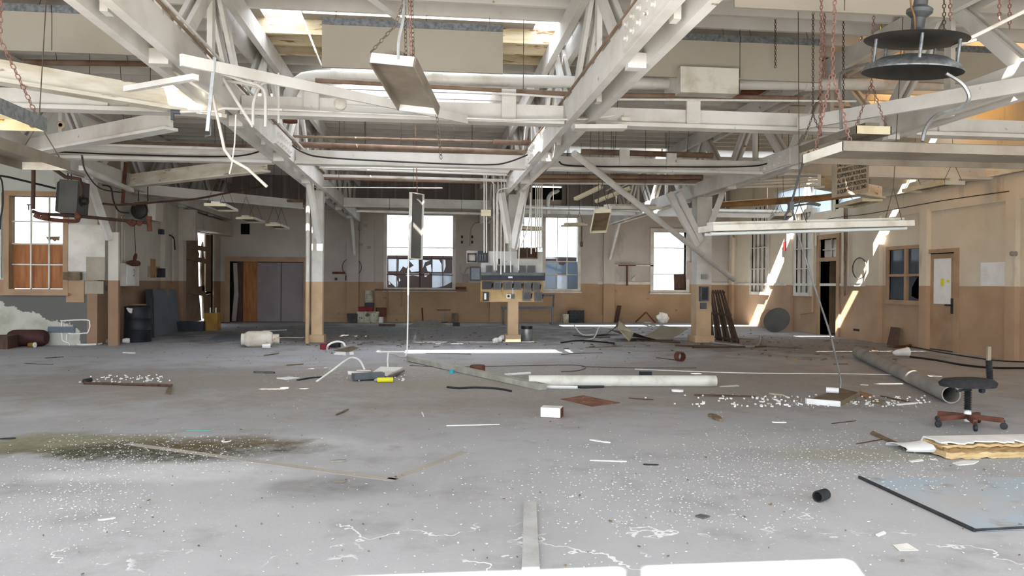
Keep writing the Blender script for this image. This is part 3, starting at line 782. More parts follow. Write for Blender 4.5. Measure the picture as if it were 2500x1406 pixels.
# door 3: office door
y0, y1, z0, z1 = DOOR3
D3 = thing('door_3', 'tan office door with a large frosted pane and yellow sticker', 'door', (XR, (y0+y1)/2, 0), None, 'structure')
obj('door_frame', MB().bb(XR-.05, XR+.15, y0-.1, y0, 0, z1+.08).bb(XR-.05, XR+.15, y1, y1+.06, 0, z1+.08).bb(XR-.05, XR+.15, y0, y1, z1, z1+.08), 'trim_tan', D3)
pz0, pz1 = gx(2300, 742, XR).z, gx(2300, 631, XR).z
dl = obj('door_leaf', MB().bb(XR+.0, XR+.04, y0+.01, y0+.14, .02, z1-.02).bb(XR, XR+.04, y1-.12, y1-.01, .02, z1-.02).bb(XR, XR+.04, y0+.14, y1-.12, .02, pz0).bb(XR, XR+.04, y0+.14, y1-.12, pz1, z1-.02), 'trim_tan', D3)
obj('frosted_pane', MB().bb(XR+.01, XR+.02, y0+.14, y1-.12, pz0, pz1), 'chalk', D3)
a = gx(2299, 687, XR-.002)
obj('sticker', MB().bb(XR-.004, XR+.009, a.y-.05, a.y+.03, a.z-.1, a.z+.06), 'can_yellow', D3)
obj('sticker', MB().bb(XR-.004, XR+.009, a.y-.22, a.y-.15, a.z-.02, a.z+.03), 'can_yellow', D3)
k = gx(2325, 745, XR)
obj('door_handle', MB().tube([(XR, k.y, k.z), (XR-.07, k.y, k.z), (XR-.07, k.y+.12, k.z)], .018, 8).bb(XR-.01, XR, k.y-.04, k.y+.04, k.z-.18, k.z+.14), 'black_metal', D3)
# door 4: broken sliding door in the shaded wall with daylight through the gaps
D4 = thing('door_4', 'battered brown sliding door with daylight blazing through its gaps', 'door', (XL, (DOOR4[0]+DOOR4[1])/2, 0), None, 'structure')
GX = lambda x, y, d=0.0: gx(x, y, XL-.04+d)
for pts, m in (([(448, 566), (483, 571), (484, 612), (487, 620), (484, 640), (486, 716), (492, 782), (448, 790)], 'door_brown'),
               ([(494, 602), (497, 590), (499, 640), (498, 712), (494, 712), (491, 660)], 'door_brown'), ([(496, 722), (518, 716), (518, 776), (498, 778)], 'door_brown'), ([(503, 572), (520, 576), (520, 712), (502, 712)], 'door_brown'),
               ([(484, 700), (500, 696), (500, 716), (486, 718)], 'door_brown')):
    obj('door_board', MB().prism([GX(x, y) for x, y in pts], (-.05, 0, 0)), m, D4)
for ya, yb in ((600, 606), (626, 636), (708, 716)):
    a, b = GX(448, ya), GX(498, yb+2)
    obj('door_rail', MB().bar((XL+.0, a.y, a.z), (XL+.0, b.y, b.z), .05, .14, up=(0, 0, 1)), 'door_brown', D4)
obj('door_frame', MB().bb(XL-.2, XL+.05, DOOR4[0]-.15, DOOR4[0], 0, DOOR4[3]+.1).bb(XL-.2, XL+.05, DOOR4[1], DOOR4[1]+.15, 0, DOOR4[3]+.1), 'wall_left', D4)
hd = thing('door_header', 'heavy grey track beam above the broken sliding door', 'beam', (XL+.2, DOOR4[0]+1.5, DOOR4[3]))
obj('track_box', MB().bb(XL+.02, XL+.42, DOOR4[0]-.25, 25.9, DOOR4[3]+.02, DOOR4[3]+.42), 'wall_left', hd)
obj('end_bracket', MB().bb(XL+.005, XL+.46, DOOR4[0]-.45, DOOR4[0]-.25, DOOR4[3]-.35, DOOR4[3]+.5), 'wall_left', hd)

# ================================================================== OVERHEAD SERVICES
def pipe(name, pts, r, mat, label, cat='pipe', group=None, n=10, smooth=True, parent=None):
    o = obj(name, MB().tube(pts, r, n), mat, parent, label, cat if parent is None else None, group, smooth=smooth)
    a, b = V(pts[0]), V(pts[-1])
    if parent is None and name == 'pipe_line' and min(a.z, b.z) > 2.9 and abs(a.z-b.z) < .8:
        for f in (.25, .8):
            q = lerp(a, b, f)
            i = min(int(f*(len(pts)-1)), len(pts)-2); k_ = f*(len(pts)-1)-i; q = lerp(pts[i], pts[i+1], k_)
            if q.z < 4.8: obj('hanger_rod', MB().tube([q, jtop(q)], .005, 5), 'chain_steel', o)
    return o
# big white pipe with elbow
t = thing('overhead_pipe', 'thick white pipe with an elbow dropping at its left end', 'pipe', gy(1200, 195, 10.3))
a = gy(830, 190, 10.3); b = gy(1950, 203, 10.3); b2_ = gy(2470, 212, 10.3); b2_.x = 8.2
el = gy(706, 232, 10.3)
R_ = .42
obj('elbow', MB().tube([gy(709, 292, 10.3), gy(706, 250, 10.3), gy(709, 228, 10.3), gy(720, 207, 10.3), gy(742, 192, 10.3), gy(775, 187, 10.3), gy(826, 187, 10.3)], .088, 14), 'pipe_white', t, smooth=True)
obj('straight_run', MB().tube([gy(826, 187, 10.3), gy(1500, 203, 10.3), gy(2100, 206, 10.3), gy(2480, 208, 10.3)], .085, 14), 'pipe_white', t, smooth=True)
for px, py in ((822, 187), (1068, 192), (1975, 205)):
    c = gy(px, py, 10.3); obj('coupling', MB().tube([c-V((.07, 0, 0)), c+V((.07, 0, 0))], .1, 14), 'pipe_white', t, smooth=True)
obj('drop_opening', MB().tube([gy(709, 293, 10.3), gy(709, 299, 10.3)], .092, 14), 'rust', t, smooth=True)
# smaller lines along the front tie
pipe('pipe_line', [gy(770, 196, 10.0), gy(1440, 232, 10.0), gy(1700, 234, 10.0), gy(1960, 240, 10.0)], .03, 'pipe_rust', 'thin rust stained pipe below the thick white pipe')
pipe('conduit', [gy(560, 262, 9.4), gy(1000, 282, 9.4), gy(1240, 293, 9.4), gy(1430, 291, 9.4), gy(1500, 282, 9.3)], .012, 'pipe_white', 'white conduit clipped under the front cross beam', 'conduit')
pipe('conduit', [gy(1200, 229, 9.45), gy(1230, 228, 9.45), gy(1440, 242, 9.5), gy(2090, 247, 9.5)], .014, 'pipe_white', 'white conduit running just below the thin stained pipe', 'conduit')
pipe('pipe_line', [gy(60, 152, 11.2), gy(375, 156, 11.2)], .04, 'pipe_rust', 'flaking rusty pipe behind the left hanging panels')
pipe('pipe_line', [gy(150, 262, 12), gy(420, 268, 12)], .07, 'pipe_white', 'thick pale pipe behind the diagonal brace at left')
pipe('pipe_line', [gy(190, 345, 13.9), gy(690, 362, 13.9)], .05, 'pipe_rust', 'brown pipe above the second cross beam at left')
pipe('pipe_line', [gy(190, 352, 13.2), gy(640, 366, 13.2)], .025, 'pipe_white', 'pale slim pipe resting on the second cross beam at left')
pipe('pipe_line', [gy(715, 333, 14.5), gy(1205, 346, 14.5)], .025, 'pipe_rust', 'slim brown pipe under the roof in the middle bay')
pipe('pipe_line', [gy(700, 352, 14.2), gy(1250, 372, 14.2), gy(1290, 374, 14.2)], .055, 'pipe_rust', 'thick brown pipe above the second cross beam')
pipe('pipe_line', [gy(1205, 347, 14.3), gy(1350, 350, 14.3)], .05, 'pipe_rust', 'short thick brown pipe near the splice truss')
pipe('pipe_line', [gy(1420, 370, 14.2), gy(1740, 380, 14.2)], .055, 'pipe_rust', 'thick brown pipe above the cross beam right of the truss')
pipe('pipe_line', [gy(1890, 367, 14.5), gy(2030, 370, 14.5)], .05, 'pipe_rust', 'short rusty pipe behind the hanging fixture')
for i, (ya, yb, r, yd) in enumerate(((404, 420, .035, 16.2), (409, 416, .02, 16.0), (428, 441, .035, 16.9), (434, 446, .04, 17.1), (411, 427, .025, 16.4))):
    pipe('pipe_line', [gy(770, ya, yd), gy(1010, (ya+yb)/2, yd), gy(1245, yb, yd)], r, 'pipe_white' if i != 3 else 'pipe_rust', ['uppermost', 'second', 'fourth', 'lowest', 'third'][i]+' of the pale pipes bundled between the two left columns', group='pale pipes between the columns')
for i, (ya, yb, r, yd, m) in enumerate(((430, 432, .05, 16.6, 'pipe_rust'), (440, 443, .04, 16.8, 'pipe_rust'), (447, 450, .025, 16.9, 'pipe_white'), (437, 437, .07, 17.6, 'pipe_dark'))):
    pipe('pipe_line', [gy(1270, ya, yd), gy(1500, ya+1, yd), gy(1715, yb, yd)], r, m, ['uppermost', 'middle', 'lowest pale', 'darkest'][i]+' of the brown pipes between the panel and pallet columns', group='brown pipes between columns')
pipe('pipe_line', [gy(870, 515, 20.4), gy(1190, 522, 20.4)], .035, 'pipe_white', 'pale pipe directly above the tall broken window')
pipe('pipe_line', [gy(1280, 508, 20.4), gy(1560, 515, 20.4)], .04, 'pipe_white', 'pale pipe above the blue paned window')
pipe('pipe_line', [gy(1725, 515, 20.5), gy(1910, 518, 20.5)], .05, 'pipe_white', 'white pipe above the barred side windows')
pipe('pipe_line', [gy(560, 488, 21), gy(745, 491, 20.5)], .04, 'pipe_rust', 'grey pipe above the mauve doors')
pipe('pipe_line', [gy(750, 457, 16.9), gy(1080, 459, 15.2)], .012, 'pipe_white', 'thin loose conduit sagging below the pipe bundle', 'conduit')
obj('timber_pole', MB().tube([gy(1752, 500, 18.6), gy(1850, 494, 18.5), gy(2000, 484, 18.2), gy(2110, 470, 17.9)], [.075, .09, .09, .085], 10), 'bare_wood', None, 'rough bare log beam in front of the barred side windows', 'beam', smooth=True)
for i, (ya, yb) in enumerate(((438, 434), (445, 441), (451, 452))):
    pipe('pipe_line', [gy(1790, ya+6, 16.5), gy(2030, yb, 16.5)], .03, 'pipe_white', ['upper', 'middle', 'lower'][i]+' pale pipe above the bare log beam')
# curved conduit near left tie (hook shapes)
pipe('conduit', smoothpath([gy(425, 274, 8.9), gy(470, 272, 8.9), gy(520, 272, 8.9), gy(545, 265, 8.9), gy(590, 266, 8.9), gy(690, 268, 8.9)]), .016, 'pipe_white', 'white conduit stub with elbow fitting at the left truss', 'conduit')
obj('conduit_fitting', MB().tube([gy(418, 272, 8.9), gy(440, 273, 8.9)], .03, 8).tube([gy(421, 273, 8.9), gy(421, 293, 8.9)], .02, 8), 'grey_box', None, 'grey elbow fitting at the end of a conduit stub', 'fitting')
for i, pts in enumerate(([(600, 200), (625, 206), (642, 218), (648, 240), (648, 310)], [(618, 310), (618, 270), (622, 240), (640, 205), (672, 202)], [(540, 195), (600, 205), (640, 215)])):
    pipe('conduit', [V((-2.33, 8.7+.1*i, 3.66))]+smoothpath([gy(x, y, 8.7+.1*i) for x, y in pts]), .018, 'pipe_white', ['curved conduit arching down over the left truss', 'second conduit arching behind the left truss', 'short rusty conduit over the left truss'][i], 'conduit')
# hanging bent conduit at left
pipe('hanging_conduit', [V((-2.64, 7.95, 3.5)), gy(520, 235, 7.9), gy(548, 365, 7.9), gy(566, 390, 7.9), gy(605, 412, 7.9), gy(652, 456, 7.9)], .016, 'fixture_white', 'broken white conduit dangling in a bend at left', 'conduit')
pipe('hanging_wire', [gy(576, 280, 7.9), gy(573, 350, 7.9), gy(566, 400, 7.9), gy(560, 425, 7.9)], .008, 'fixture_white', 'thin white wire dangling beside the broken conduit', 'wire')
pipe('hanging_rod', [gy(514, 280, 13.2), gy(514, 330, 13.2), gy(500, 335, 13.2)], .02, 'steel', 'thin steel hook rod behind the dangling conduit', 'rod')
# perforated strap
obj('perforated_strap', MB().bar(gy(680, 178, 9.2), gy(680, 300, 9.2), .022, .006, up=(0, 1, 0)), 'pipe_white', None, 'perforated white strap beside the pipe elbow', 'strap')
# black cable along the second tie
def cable(pts, r, label, mat='cable_black', k=6, name='cable', cat='cable', n=6):
    return obj(name, MB().tube(smoothpath(pts, k), r, n), mat, None, label, cat, smooth=True)
cable([gy(705, 348, 13.0), gy(740, 372, 13.1), gy(800, 385, 13.15), gy(1000, 396, 13.2), gy(1180, 402, 13.2), gy(1240, 396, 13.2), gy(1310, 368, 13.0), gy(1330, 355, 12.9)], .014, 'sagging black cable across the second cross beam in the middle bay')
cable([gy(1365, 395, 13.1), gy(1400, 405, 13.2), gy(1600, 407, 13.2), gy(1800, 407, 13.2), gy(1870, 400, 13.1), gy(1920, 375, 13.0)], .014, 'black cable clipped along the second cross beam right of the truss')
cable([gy(130, 370, 13.0), gy(320, 378, 13.2), gy(560, 382, 13.2), gy(640, 368, 13.1)], .014, 'black cable along the second cross beam at left')
cable([gy(640, 455, 18), gy(560, 470, 17.4), gy(480, 485, 17), gy(400, 492, 16.6), gy(300, 500, 16.2), (gy(250, 497, 16.0))], .025, 'dark hose swinging across to the second heater', 'pipe_dark')
cable([gy(200, 380, 9.5), gy(210, 420, 12), gy(245, 460, 14.5), gy(300, 470, 15.5)], .012, 'thin dark cable along the heater brace')
# smoke detector style round box and wire on the front tie
obj('round_junction_box', MB().lathe([(.075, 0), (.075, .03), (.055, .045)], 18, gy(831, 255, 9.57), (0, -1, 0)), 'fixture_white', None, 'round white box on the front cross beam', 'box', smooth=True)
cable([gy(845, 257, 9.5), gy(960, 265, 9.5), gy(1050, 268, 9.5)], .006, 'thin white wire leaving the round box', 'pipe_white')
obj('small_box', MB().box(gy(1527, 291, 9.46), (.11, .05, .045)), 'fixture_white', None, 'small white outlet box on the front cross beam', 'box')
obj('light_slab', MB().bar(gy(1400, 312, 9.35), gy(1526, 312, 9.35), .2, .05), 'white_wood', None, 'short white block under the truss and cross beam crossing', 'block')

# duct box and brown plate on the thick pipe
obj('duct_box', MB().bb(gy(1671, 200, 9.6).x, gy(1815, 200, 9.6).x, 9.75, 10.45, gy(1700, 226, 9.75).z, gy(1700, 163, 9.75).z), 'fixture_white', None, 'white sheet metal box enclosing the thick pipe', 'box')
t = thing('brown_plate', 'brown plate behind the white box on the thick pipe', 'plate', gy(1850, 230, 10.7))
obj('upper_plate', MB().prism([gy(x, y, 10.42) for x, y in ((1812, 158), (1897, 166), (1886, 196), (1812, 192))], (0, .03, 0)), 'rust', t)
obj('lower_plate', MB().prism([gy(x, y, 10.42) for x, y in ((1808, 230), (1852, 232), (1880, 216), (1812, 214))], (0, .03, 0)), 'rust', t)

# hanging flat panels with galvanised top channel
def hpanel(x0, x1, y, z0, z1, label, seams=()):
    t = thing('hanging_baffle', label, 'panel', ((x0+x1)/2, y, z0), 'beige panels hung on wires')
    xs_ = [x0]+list(seams)+[x1]
    for i in range(len(xs_)-1):
        obj('board', MB().bb(xs_[i]+.006, xs_[i+1]-.006, y-.015, y+.015, z0, z1), 'panel_beige', t)
        obj('top_channel', MB().bb(xs_[i]+.006, xs_[i+1]-.006, y-.025, y+.025, z1-.03, z1+.06), 'galv', t)
        for f in (.15, .85):
            xx = lerp((xs_[i], 0, 0), (xs_[i+1], 0, 0), f).x
            obj('hanger_wire', MB().tube([(xx, y, z1), jtop(V((xx, y, 0)))], .004, 5), 'chain_steel', t)
    obj('bottom_channel', MB().bb(x0+.006, x1-.006, y-.022, y+.022, z0-.012, z0+.006), 'panel_beige', t)
    return t
hpanel(-5.75, gy(375, 80, 9.9).x, 9.9, 4.16, 4.66, 'beige hanging panels left of the first truss behind the pink chain', (gy(128, 80, 9.9).x,))
hpanel(gy(785, 80, 9.9).x, gy(1229, 80, 9.9).x, 9.9, 4.1, 4.66, 'beige hanging panels in the middle bay before the bright skylight', (gy(1008, 80, 9.9).x,))
hpanel(gy(1560, 80, 9.9).x, gy(2006, 80, 9.9).x, 9.9, 4.14, 4.66, 'beige hanging panels right of the splice truss', (gy(1806, 80, 9.9).x,))
hpanel(gy(1790, 80, 7.2).x, gy(2322, 80, 7.2).x, 7.2, gy(2000, 26, 7.2).z, 4.6, 'nearer white hanging panel cut by the top edge of the view', (gy(2060, 10, 7.2).x,))
hpanel(6.55, gy(2480, 80, 9.9).x, 9.9, 4.2, 4.66, 'beige hanging panel behind the round pendant')

# ------------------------------------------------------------------ fluorescent fixtures
def fixture(o, ax, sd, L, W, Hh, label, mats=('fixture_white', 'fixture_under', 'fixture_white'), tubes=0, chains=(), group='hanging fluorescent fixtures', link=None, upref=(0, 0, 1)):
    """o = centre of the underside, ax = long axis, sd = short axis (unit vectors); shallow reflector tray open below"""
    ax = V(ax).normalized(); sd = (V(sd)-ax*V(sd).dot(ax)).normalized(); up = ax.cross(sd).normalized()
    if up.dot(V(upref)) < 0: up = -up
    o = V(o)
    rot = Matrix((sd, ax, up)).transposed()
    t = thing('fluorescent_fixture', label, 'light fixture', o, group)
    top = o+up*(Hh-.012)
    obj('reflector_tray', MB().box(top, (W*.96, L-.02, .02), rot), mats[1], t)
    for s in (-1, 1):
        obj('side_rail', MB().box(o+sd*s*W*.49+up*Hh*.5, (.014, L, Hh), rot), mats[0], t)
        obj('end_plate', MB().box(o+ax*s*(L/2-.006)+up*Hh*.5, (W, .012, Hh), rot), mats[2], t)
    obj('ballast_cover', MB().box(o+up*(Hh+.02), (W*.4, L*.96, .045), rot), mats[0], t)
    for i in range(tubes):
        f = (i+1)/(tubes+1)-.5
        q = o+sd*W*f*1.1-up*.025
        obj('tube', MB().tube([q-ax*(L/2-.03), q+ax*(L/2-.03)], .019, 10), 'tube_glass', t, smooth=True)
    for (fa, topz, spread) in chains:
        c = o+ax*L*fa+up*(Hh+.01)
        apex = V((c.x, c.y, c.z+spread))
        mb = MB()
        for s in (-1, 1):
            e = c+sd*s*W*.42
            if link: chain_mb(mb, e, apex, link)
            else: mb.tube([e, apex], .005, 5)
        if topz > apex.z:
            e = jtop(apex)
            if link: chain_mb(mb, apex, e, link)
            else: mb.tube([apex, e], .005, 5)
        obj('hanger_chain', mb, 'chain_rust' if link else 'chain_steel', t)
    return t
Yx, Xx = (0, 1, 0), (1, 0, 0)
# A: open cream fixture, upper left, with loose wires
oA = gy(88, 322, 6.0); oA = V((-3.12, 5.3, oA.z))
fA = fixture(oA, Yx, Xx, 1.35, .6, .1, 'open cream fluorescent tray with loose coloured wires at far upper left', ('galv', 'fixture_cream', 'fixture_cream'), 0, [(.46, 4.84, .55)], link=.05)
for i, m in enumerate(('wire_yellow', 'wire_red', 'wire_blue', 'wire_yellow', 'wire_red')):
    obj('loose_wire', MB().tube(smoothpath([(-3.42, 5.5+.08*i, oA.z+.06), (-3.35+.03*i, 5.75, oA.z+.02-.012*i), (-3.25, 5.9, oA.z+.05), (-3.1, 5.94, oA.z+.07)], 4), .006, 5), m, fA, smooth=True)
for px in (80, 147):
    c = gy(px, 313, 5.96); obj('knockout', MB().lathe([(.014, 0), (.022, .004), (.03, .0)], 12, (c.x, 5.962, oA.z+.05), (0, -1, 0)), 'fixture_brown', fA)
# B: dark underside fixture below it
oB = V((-3.5, 6.75, 2.36)); fixture(oB, Yx, Xx, 1.3, .42, .09, 'grey fluorescent tray below the open cream one at left', ('fixture_under', 'fixture_under', 'fixture_white'), 0, [(-.35, 4.86, .3), (.4, 4.86, .3)])
# C: tilted tray in the middle
A_, B_, C_, D_ = gy(897, 140, 5.7), gy(1012, 172, 5.75), gy(1072, 288, 6.6), gy(968, 262, 6.5)
axC = ((C_+D_)-(A_+B_)); LC = axC.length/2; sdC = B_-A_
fixture((A_+B_+C_+D_)/4, axC, sdC, LC, sdC.length, .075, 'tilted fluorescent tray dangling from chains in the centre', ('fixture_under', 'fixture_under', 'white_wood'), 0, ())
mb = chain_mb(MB(), gy(905, 128, 5.7), gy(965, 62, 5.7), .04, .004); chain_mb(mb, gy(965, 62, 5.7), gy(1000, -40, 5.7), .04, .004)
obj('chain', mb, 'chain_steel', None, 'dark chain holding the left corner of the tilted tray', 'chain')
for i, px in enumerate((990, 1002, 1008)):
    obj('chain', chain_mb(MB(), gy(px+2, 155, 5.75+.02*i), gy(px-4, -60, 5.75), .04, .004), 'chain_rust' if i == 1 else 'chain_steel', None, ['leftmost', 'middle rusty', 'rightmost'][i]+' chain of the bundle above the tilted tray', 'chain')
cable([gy(972, 145, 5.72), gy(974, 95, 5.7), gy(985, 40, 5.7), gy(988, -60, 5.7)], .012, 'grey flexible conduit feeding the tilted tray', 'steel')
obj('chain', chain_mb(MB(), lerp(C_, A_, .04)+V((0, 0, .02)), gy(1077, 388, 6.6), .045, .004), 'chain_steel', None, 'loose chain end hanging below the tilted tray', 'chain')
pipe('hanging_wire', [jtop(gy(1012, 300, 14.6)), gy(1019, 476, 14.6)], .008, 'chain_rust', 'rusty hanger rod above the vertical dangling fixture', 'wire')
obj('diagonal_rod', MB().bar(gy(895, -10, 9.3), gy(1000, 66, 10.0), .05, .05), 'white_wood', None, 'slim white strut crossing before the hanging panels', 'strut')
obj('thin_rod', MB().tube([gy(720, -5, 10.6), gy(785, 160, 10.6)], .012, 6), 'pipe_white', None, 'thin slanting white rod beside the middle hanging panels', 'rod')
# D: vertical dangling fixture, sunlit slash
cD = (gy(1001, 476, 14.6)+gy(1037, 628, 14.6))/2
fixture(cD+V((0, -.03, 0)), gy(1022, 470, 14.6)-gy(1018, 630, 14.55), gy(1037, 560, 14.8)-gy(1001, 560, 14.55), 1.26, .31, .07, 'fluorescent tray hanging upright with a diagonal slash of sunlight', ('fixture_white', 'heater_grey', 'fixture_white'), 0, (), upref=(0, 1, 0))
# long rod hanging from it to the floor
zz = gy(997, 868, 12.9)
pipe('hanging_conduit', smoothpath([gy(1000, 560, 14.3), gy(997, 640, 13.9), gy(996, 760, 13.4), gy(994, 858, 12.9)], 5)+[gy(990, 870, 12.8), gy(975, 870, 12.7), gy(958, 863, 12.6), gy(948, 862, 12.4), gy(946, 880, 12.2), gy(947, 900, 12.0)], .013, 'pipe_white', 'long thin white conduit hanging down to the fallen fixture', 'conduit')
# E: right long strip fixture with two tubes
p0, p1 = gy(1723, 552, 8.7), gy(2208, 540, 9.2)
fixture((p0+p1)/2-V((0, 0, .07)), p1-p0, (-.08, 1, 0), (p1-p0).length, .34, .07, 'long twin tube strip light hanging level at right', ('fixture_white', 'fixture_white', 'fixture_white'), 2, [(.44, 4.86, .42), (-.05, 4.86, .25)])
# F: rusty edged fixture across right edge
p0, p1 = gy(2006, 374, 5.6), gy(2590, 364, 5.6)
fixture((p0+p1)/2-V((0, 0, .075)), (1, 0, 0), (0, 1, 0), (p1-p0).length, .62, .07, 'rust edged fluorescent tray running off the right edge', ('fixture_under', 'fixture_under', 'fixture_white'), 0, [(-.46, 4.84, .6)], link=.045)
# G: seen end-on with cream end plate
oG = gy(2133, 327, 8.0); fixture(V((oG.x, 8.65, oG.z)), Yx, Xx, 1.3, .42, .09, 'fluorescent tray with cream end plate under the round pendant', ('fixture_under', 'fixture_under', 'fixture_cream'), 0, [(-.46, 4.84, .48)], link=.045)
# H and other far ones
oH = gy(2400, 440, 13.4); fixture(V((9.55, 13.5, 3.2)), Yx, Xx, 1.25, .42, .07, 'fluorescent tray against the cream wall above the office door', ('fixture_cream', 'fixture_under', 'fixture_white'), 0, [(-.45, 4.86, .35), (.45, 4.86, .35)])
oI = gy(2094, 500, 14.6); fixture(oI, (.12, 1, 0), Xx, 1.3, .4, .07, 'fluorescent tray hanging just below the warning sign', ('fixture_cream', 'fixture_under', 'fixture_cream'), 0, [(-.4, 4.86, .3), (.4, 4.86, .3)])
oI = gy(1905, 533, 16.4); fixture(oI, (.35, 1, 0), Xx, 1.3, .4, .06, 'fluorescent tray before the barred side windows', ('fixture_white', 'fixture_under', 'fixture_white'), 0, [(-.4, 4.86, .4), (.4, 4.86, .4)])
oJ = gy(1466, 545, 14.5); fixture(oJ, (.15, 1, -.28), Xx, 1.15, .32, .07, 'rust brown tray tilted down before the far wall', ('fixture_cream', 'fixture_brown', 'fixture_cream'), 0, [(-.4, 4.86, .5), (.4, 4.86, .5)])
oK = gy(1540, 512, 14.8); fixture(oK, (.9, .5, .06), (-.5, .9, 0), 1.35, .4, .06, 'pale tray hanging askew beside the rust brown tray', ('fixture_white', 'fixture_under', 'fixture_white'), 0, [(-.4, 4.86, .4), (.3, 4.86, .4)])
oL = gy(1290, 562, 17.6); fixture(oL, (1, .3, 0), (-.3, 1, 0), .62, .4, .05, 'small pale tray against the blue paned window', ('fixture_cream', 'fixture_under', 'fixture_cream'), 0, [(-.3, 4.86, .3), (.3, 4.86, .3)])
oM = gy(1402, 552, 18.6); fixture(oM, (1, .4, .05), (-.3, 1, 0), .52, .4, .04, 'thin pale tray at the right edge of the blue paned window', ('fixture_cream', 'fixture_under', 'fixture_cream'), 0, [(-.3, 4.86, .3), (.3, 4.86, .3)])
for i, (px, py, Y, lab) in enumerate(((541, 510, 17.2, 'cream fluorescent tray high above the mauve doors, leftmost of three'), (612, 540, 20.0, 'middle fluorescent tray above the mauve doors'), (678, 556, 21.0, 'rightmost small fluorescent tray above the mauve doors'))):
    o_ = gy(px, py, Y); fixture(o_, (.0 if i else -.05, 1, 0), Xx, 1.25, .45 if i != 2 else .4, .06, lab, ('fixture_white', 'fixture_under', 'fixture_cream'), 0, [(-.4, 4.86, .5), (.4, 4.86, .5)])
for i, (xa, ya, xb, yb, Y) in enumerate(((1405, 486, 1470, 455, 17.5), (1455, 492, 1540, 458, 17.8))):
    obj('fluorescent_strip', MB().bar(gy(xa, ya, Y), gy(xb, yb, Y-.6), .12, .07), 'fixture_cream', None, ['left', 'right'][i]+' cream light strip slanting under the rear roof', 'light fixture')
    q = lerp(gy(xa, ya, Y), gy(xb, yb, Y-.6), .5); so_ = COL.objects[-1]; obj('hanger_rod', MB().tube([q, jtop(q)], .005, 5), 'chain_steel', so_)

# round pendant with two stacked discs
cp = gy(2228, 160, 5.9); tilt = V((.05, -.12, 1)).normalized()
qp = V((0, 0, 1)).rotation_difference(tilt)
t = thing('round_pendant', 'large round metal pendant with two stacked discs and dark dish', 'pendant', cp)
rr_ = .385
obj('lower_dish', MB().lathe([(rr_, -.06), (rr_+.005, -.05), (rr_*.93, -.01), (rr_*.7, .045), (rr_*.35, .075), (.06, .085), (.0, .086)], 40, cp, tilt, cap=False), 'galv', t, smooth=True)
obj('dish_interior', MB().lathe([(rr_-.004, -.058), (rr_*.9, -.02), (rr_*.68, .03), (rr_*.3, .058), (.0, .062)], 40, cp, tilt, cap=False), 'black_metal', t, smooth=True)
obj('upper_disc', MB().lathe([(.0, .165), (.1, .165), (rr_+.005, .2), (rr_+.012, .206), (.1, .19), (.0, .19)], 40, cp, tilt, cap=False), 'black_metal', t, smooth=True)
for k in range(5):
    a = .5+2*math.pi*k/5; d = V((math.cos(a)*rr_*.84, math.sin(a)*rr_*.84, 0))
    obj('spacer_rod', MB().tube([cp+qp @ (d+V((0, 0, .0))), cp+qp @ (d+V((0, 0, .2)))], .013, 8), 'galv', t, smooth=True)
obj('neck', MB().lathe([(.09, .19), (.085, .26), (.05, .3), (.055, .38), (.1, .42), (.1, .45), (.055, .48), (.05, .62), (.05, .9)], 20, cp, tilt), 'grey_box', t, smooth=True)
obj('hanger_stem', MB().tube([cp+tilt*.88, V((cp.x+.05, cp.y-.1, 4.9))], .03, 10), 'grey_box', t, smooth=True)
cable([cp+V((-.06, -.1, .8)), cp+V((-.09, -.1, .5)), cp+V((-.07, -.12, .36)), cp+V((-.05, -.1, .26))], .008, 'frayed cloth wire wrapped on the pendant neck', 'bare_wood')
t = thing('support_rod', 'white rod with bracket reaching the round pendant from the right', 'rod', gy(2370, 100, 5.8))
obj('rod', MB().tube([gy(2365, 95, 5.8), gy(2520, 18, 5.8)], .016, 8), 'pipe_white', t, smooth=True)
obj('bracket', MB().bar(gy(2332, 112, 5.8), gy(2376, 100, 5.8), .08, .02), 'fixture_white', t)
cable([gy(2310, 178, 5.9), gy(2350, 205, 5.9), gy(2366, 240, 5.9), gy(2340, 265, 6.0), gy(2290, 280, 6.0), gy(2262, 310, 6.0), gy(2252, 345, 6.0)], .017, 'grey flexible conduit looping below the round pendant', 'steel')
cable([gy(2120, 155, 9), gy(2065, 172, 8.6), gy(2051, 195, 8.5), gy(2052, 250, 8.5), gy(2054, 315, 8.5)], .02, 'rigid grey conduit bending down left of the pendant', 'steel')
for i, (px, y0_, y1_, Y, rust) in enumerate(((2006, -40, 325, 7.0, 1), (2013, -40, 190, 8.0, 1), (1985, 30, 280, 9.0, 0), (1893, 30, 165, 9.8, 0), (2059, 30, 250, 9.5, 0), (2305, -30, 80, 6.5, 0), (2320, -30, 50, 6.4, 1), (2440, -30, 50, 6.4, 1), (2465, -30, 70, 6.6, 1), (55, -30, 0, 6, 1))):
    obj('chain', chain_mb(MB(), gy(px, y0_, Y), gy(px-4 if i == 0 else px, y1_, Y), .045, .005), 'chain_rust' if rust else 'chain_steel', None,
        ['rusty red chain left of the round pendant', 'shorter rusty chain left of the pendant', 'dark chain above the end-on fluorescent tray', 'dark chain before the right hanging panels', 'thin chain between rusty chain and pendant', 'chain left of the post behind the pendant', 'short rusty chain by the pendant arm', 'rusty chain above the pendant arm', 'rusty chain near the upper right corner', 'pink chain end at the upper left edge'][i], 'chain')
mb = MB(); chain_mb(mb, gy(1985, 280, 9.0), gy(1960, 345, 9.0), .04, .004); chain_mb(mb, gy(1985, 280, 9.0), gy(2005, 330, 9.0), .04, .004)
obj('chain', mb, 'chain_steel', None, 'forked dark chain above the strip light', 'chain')

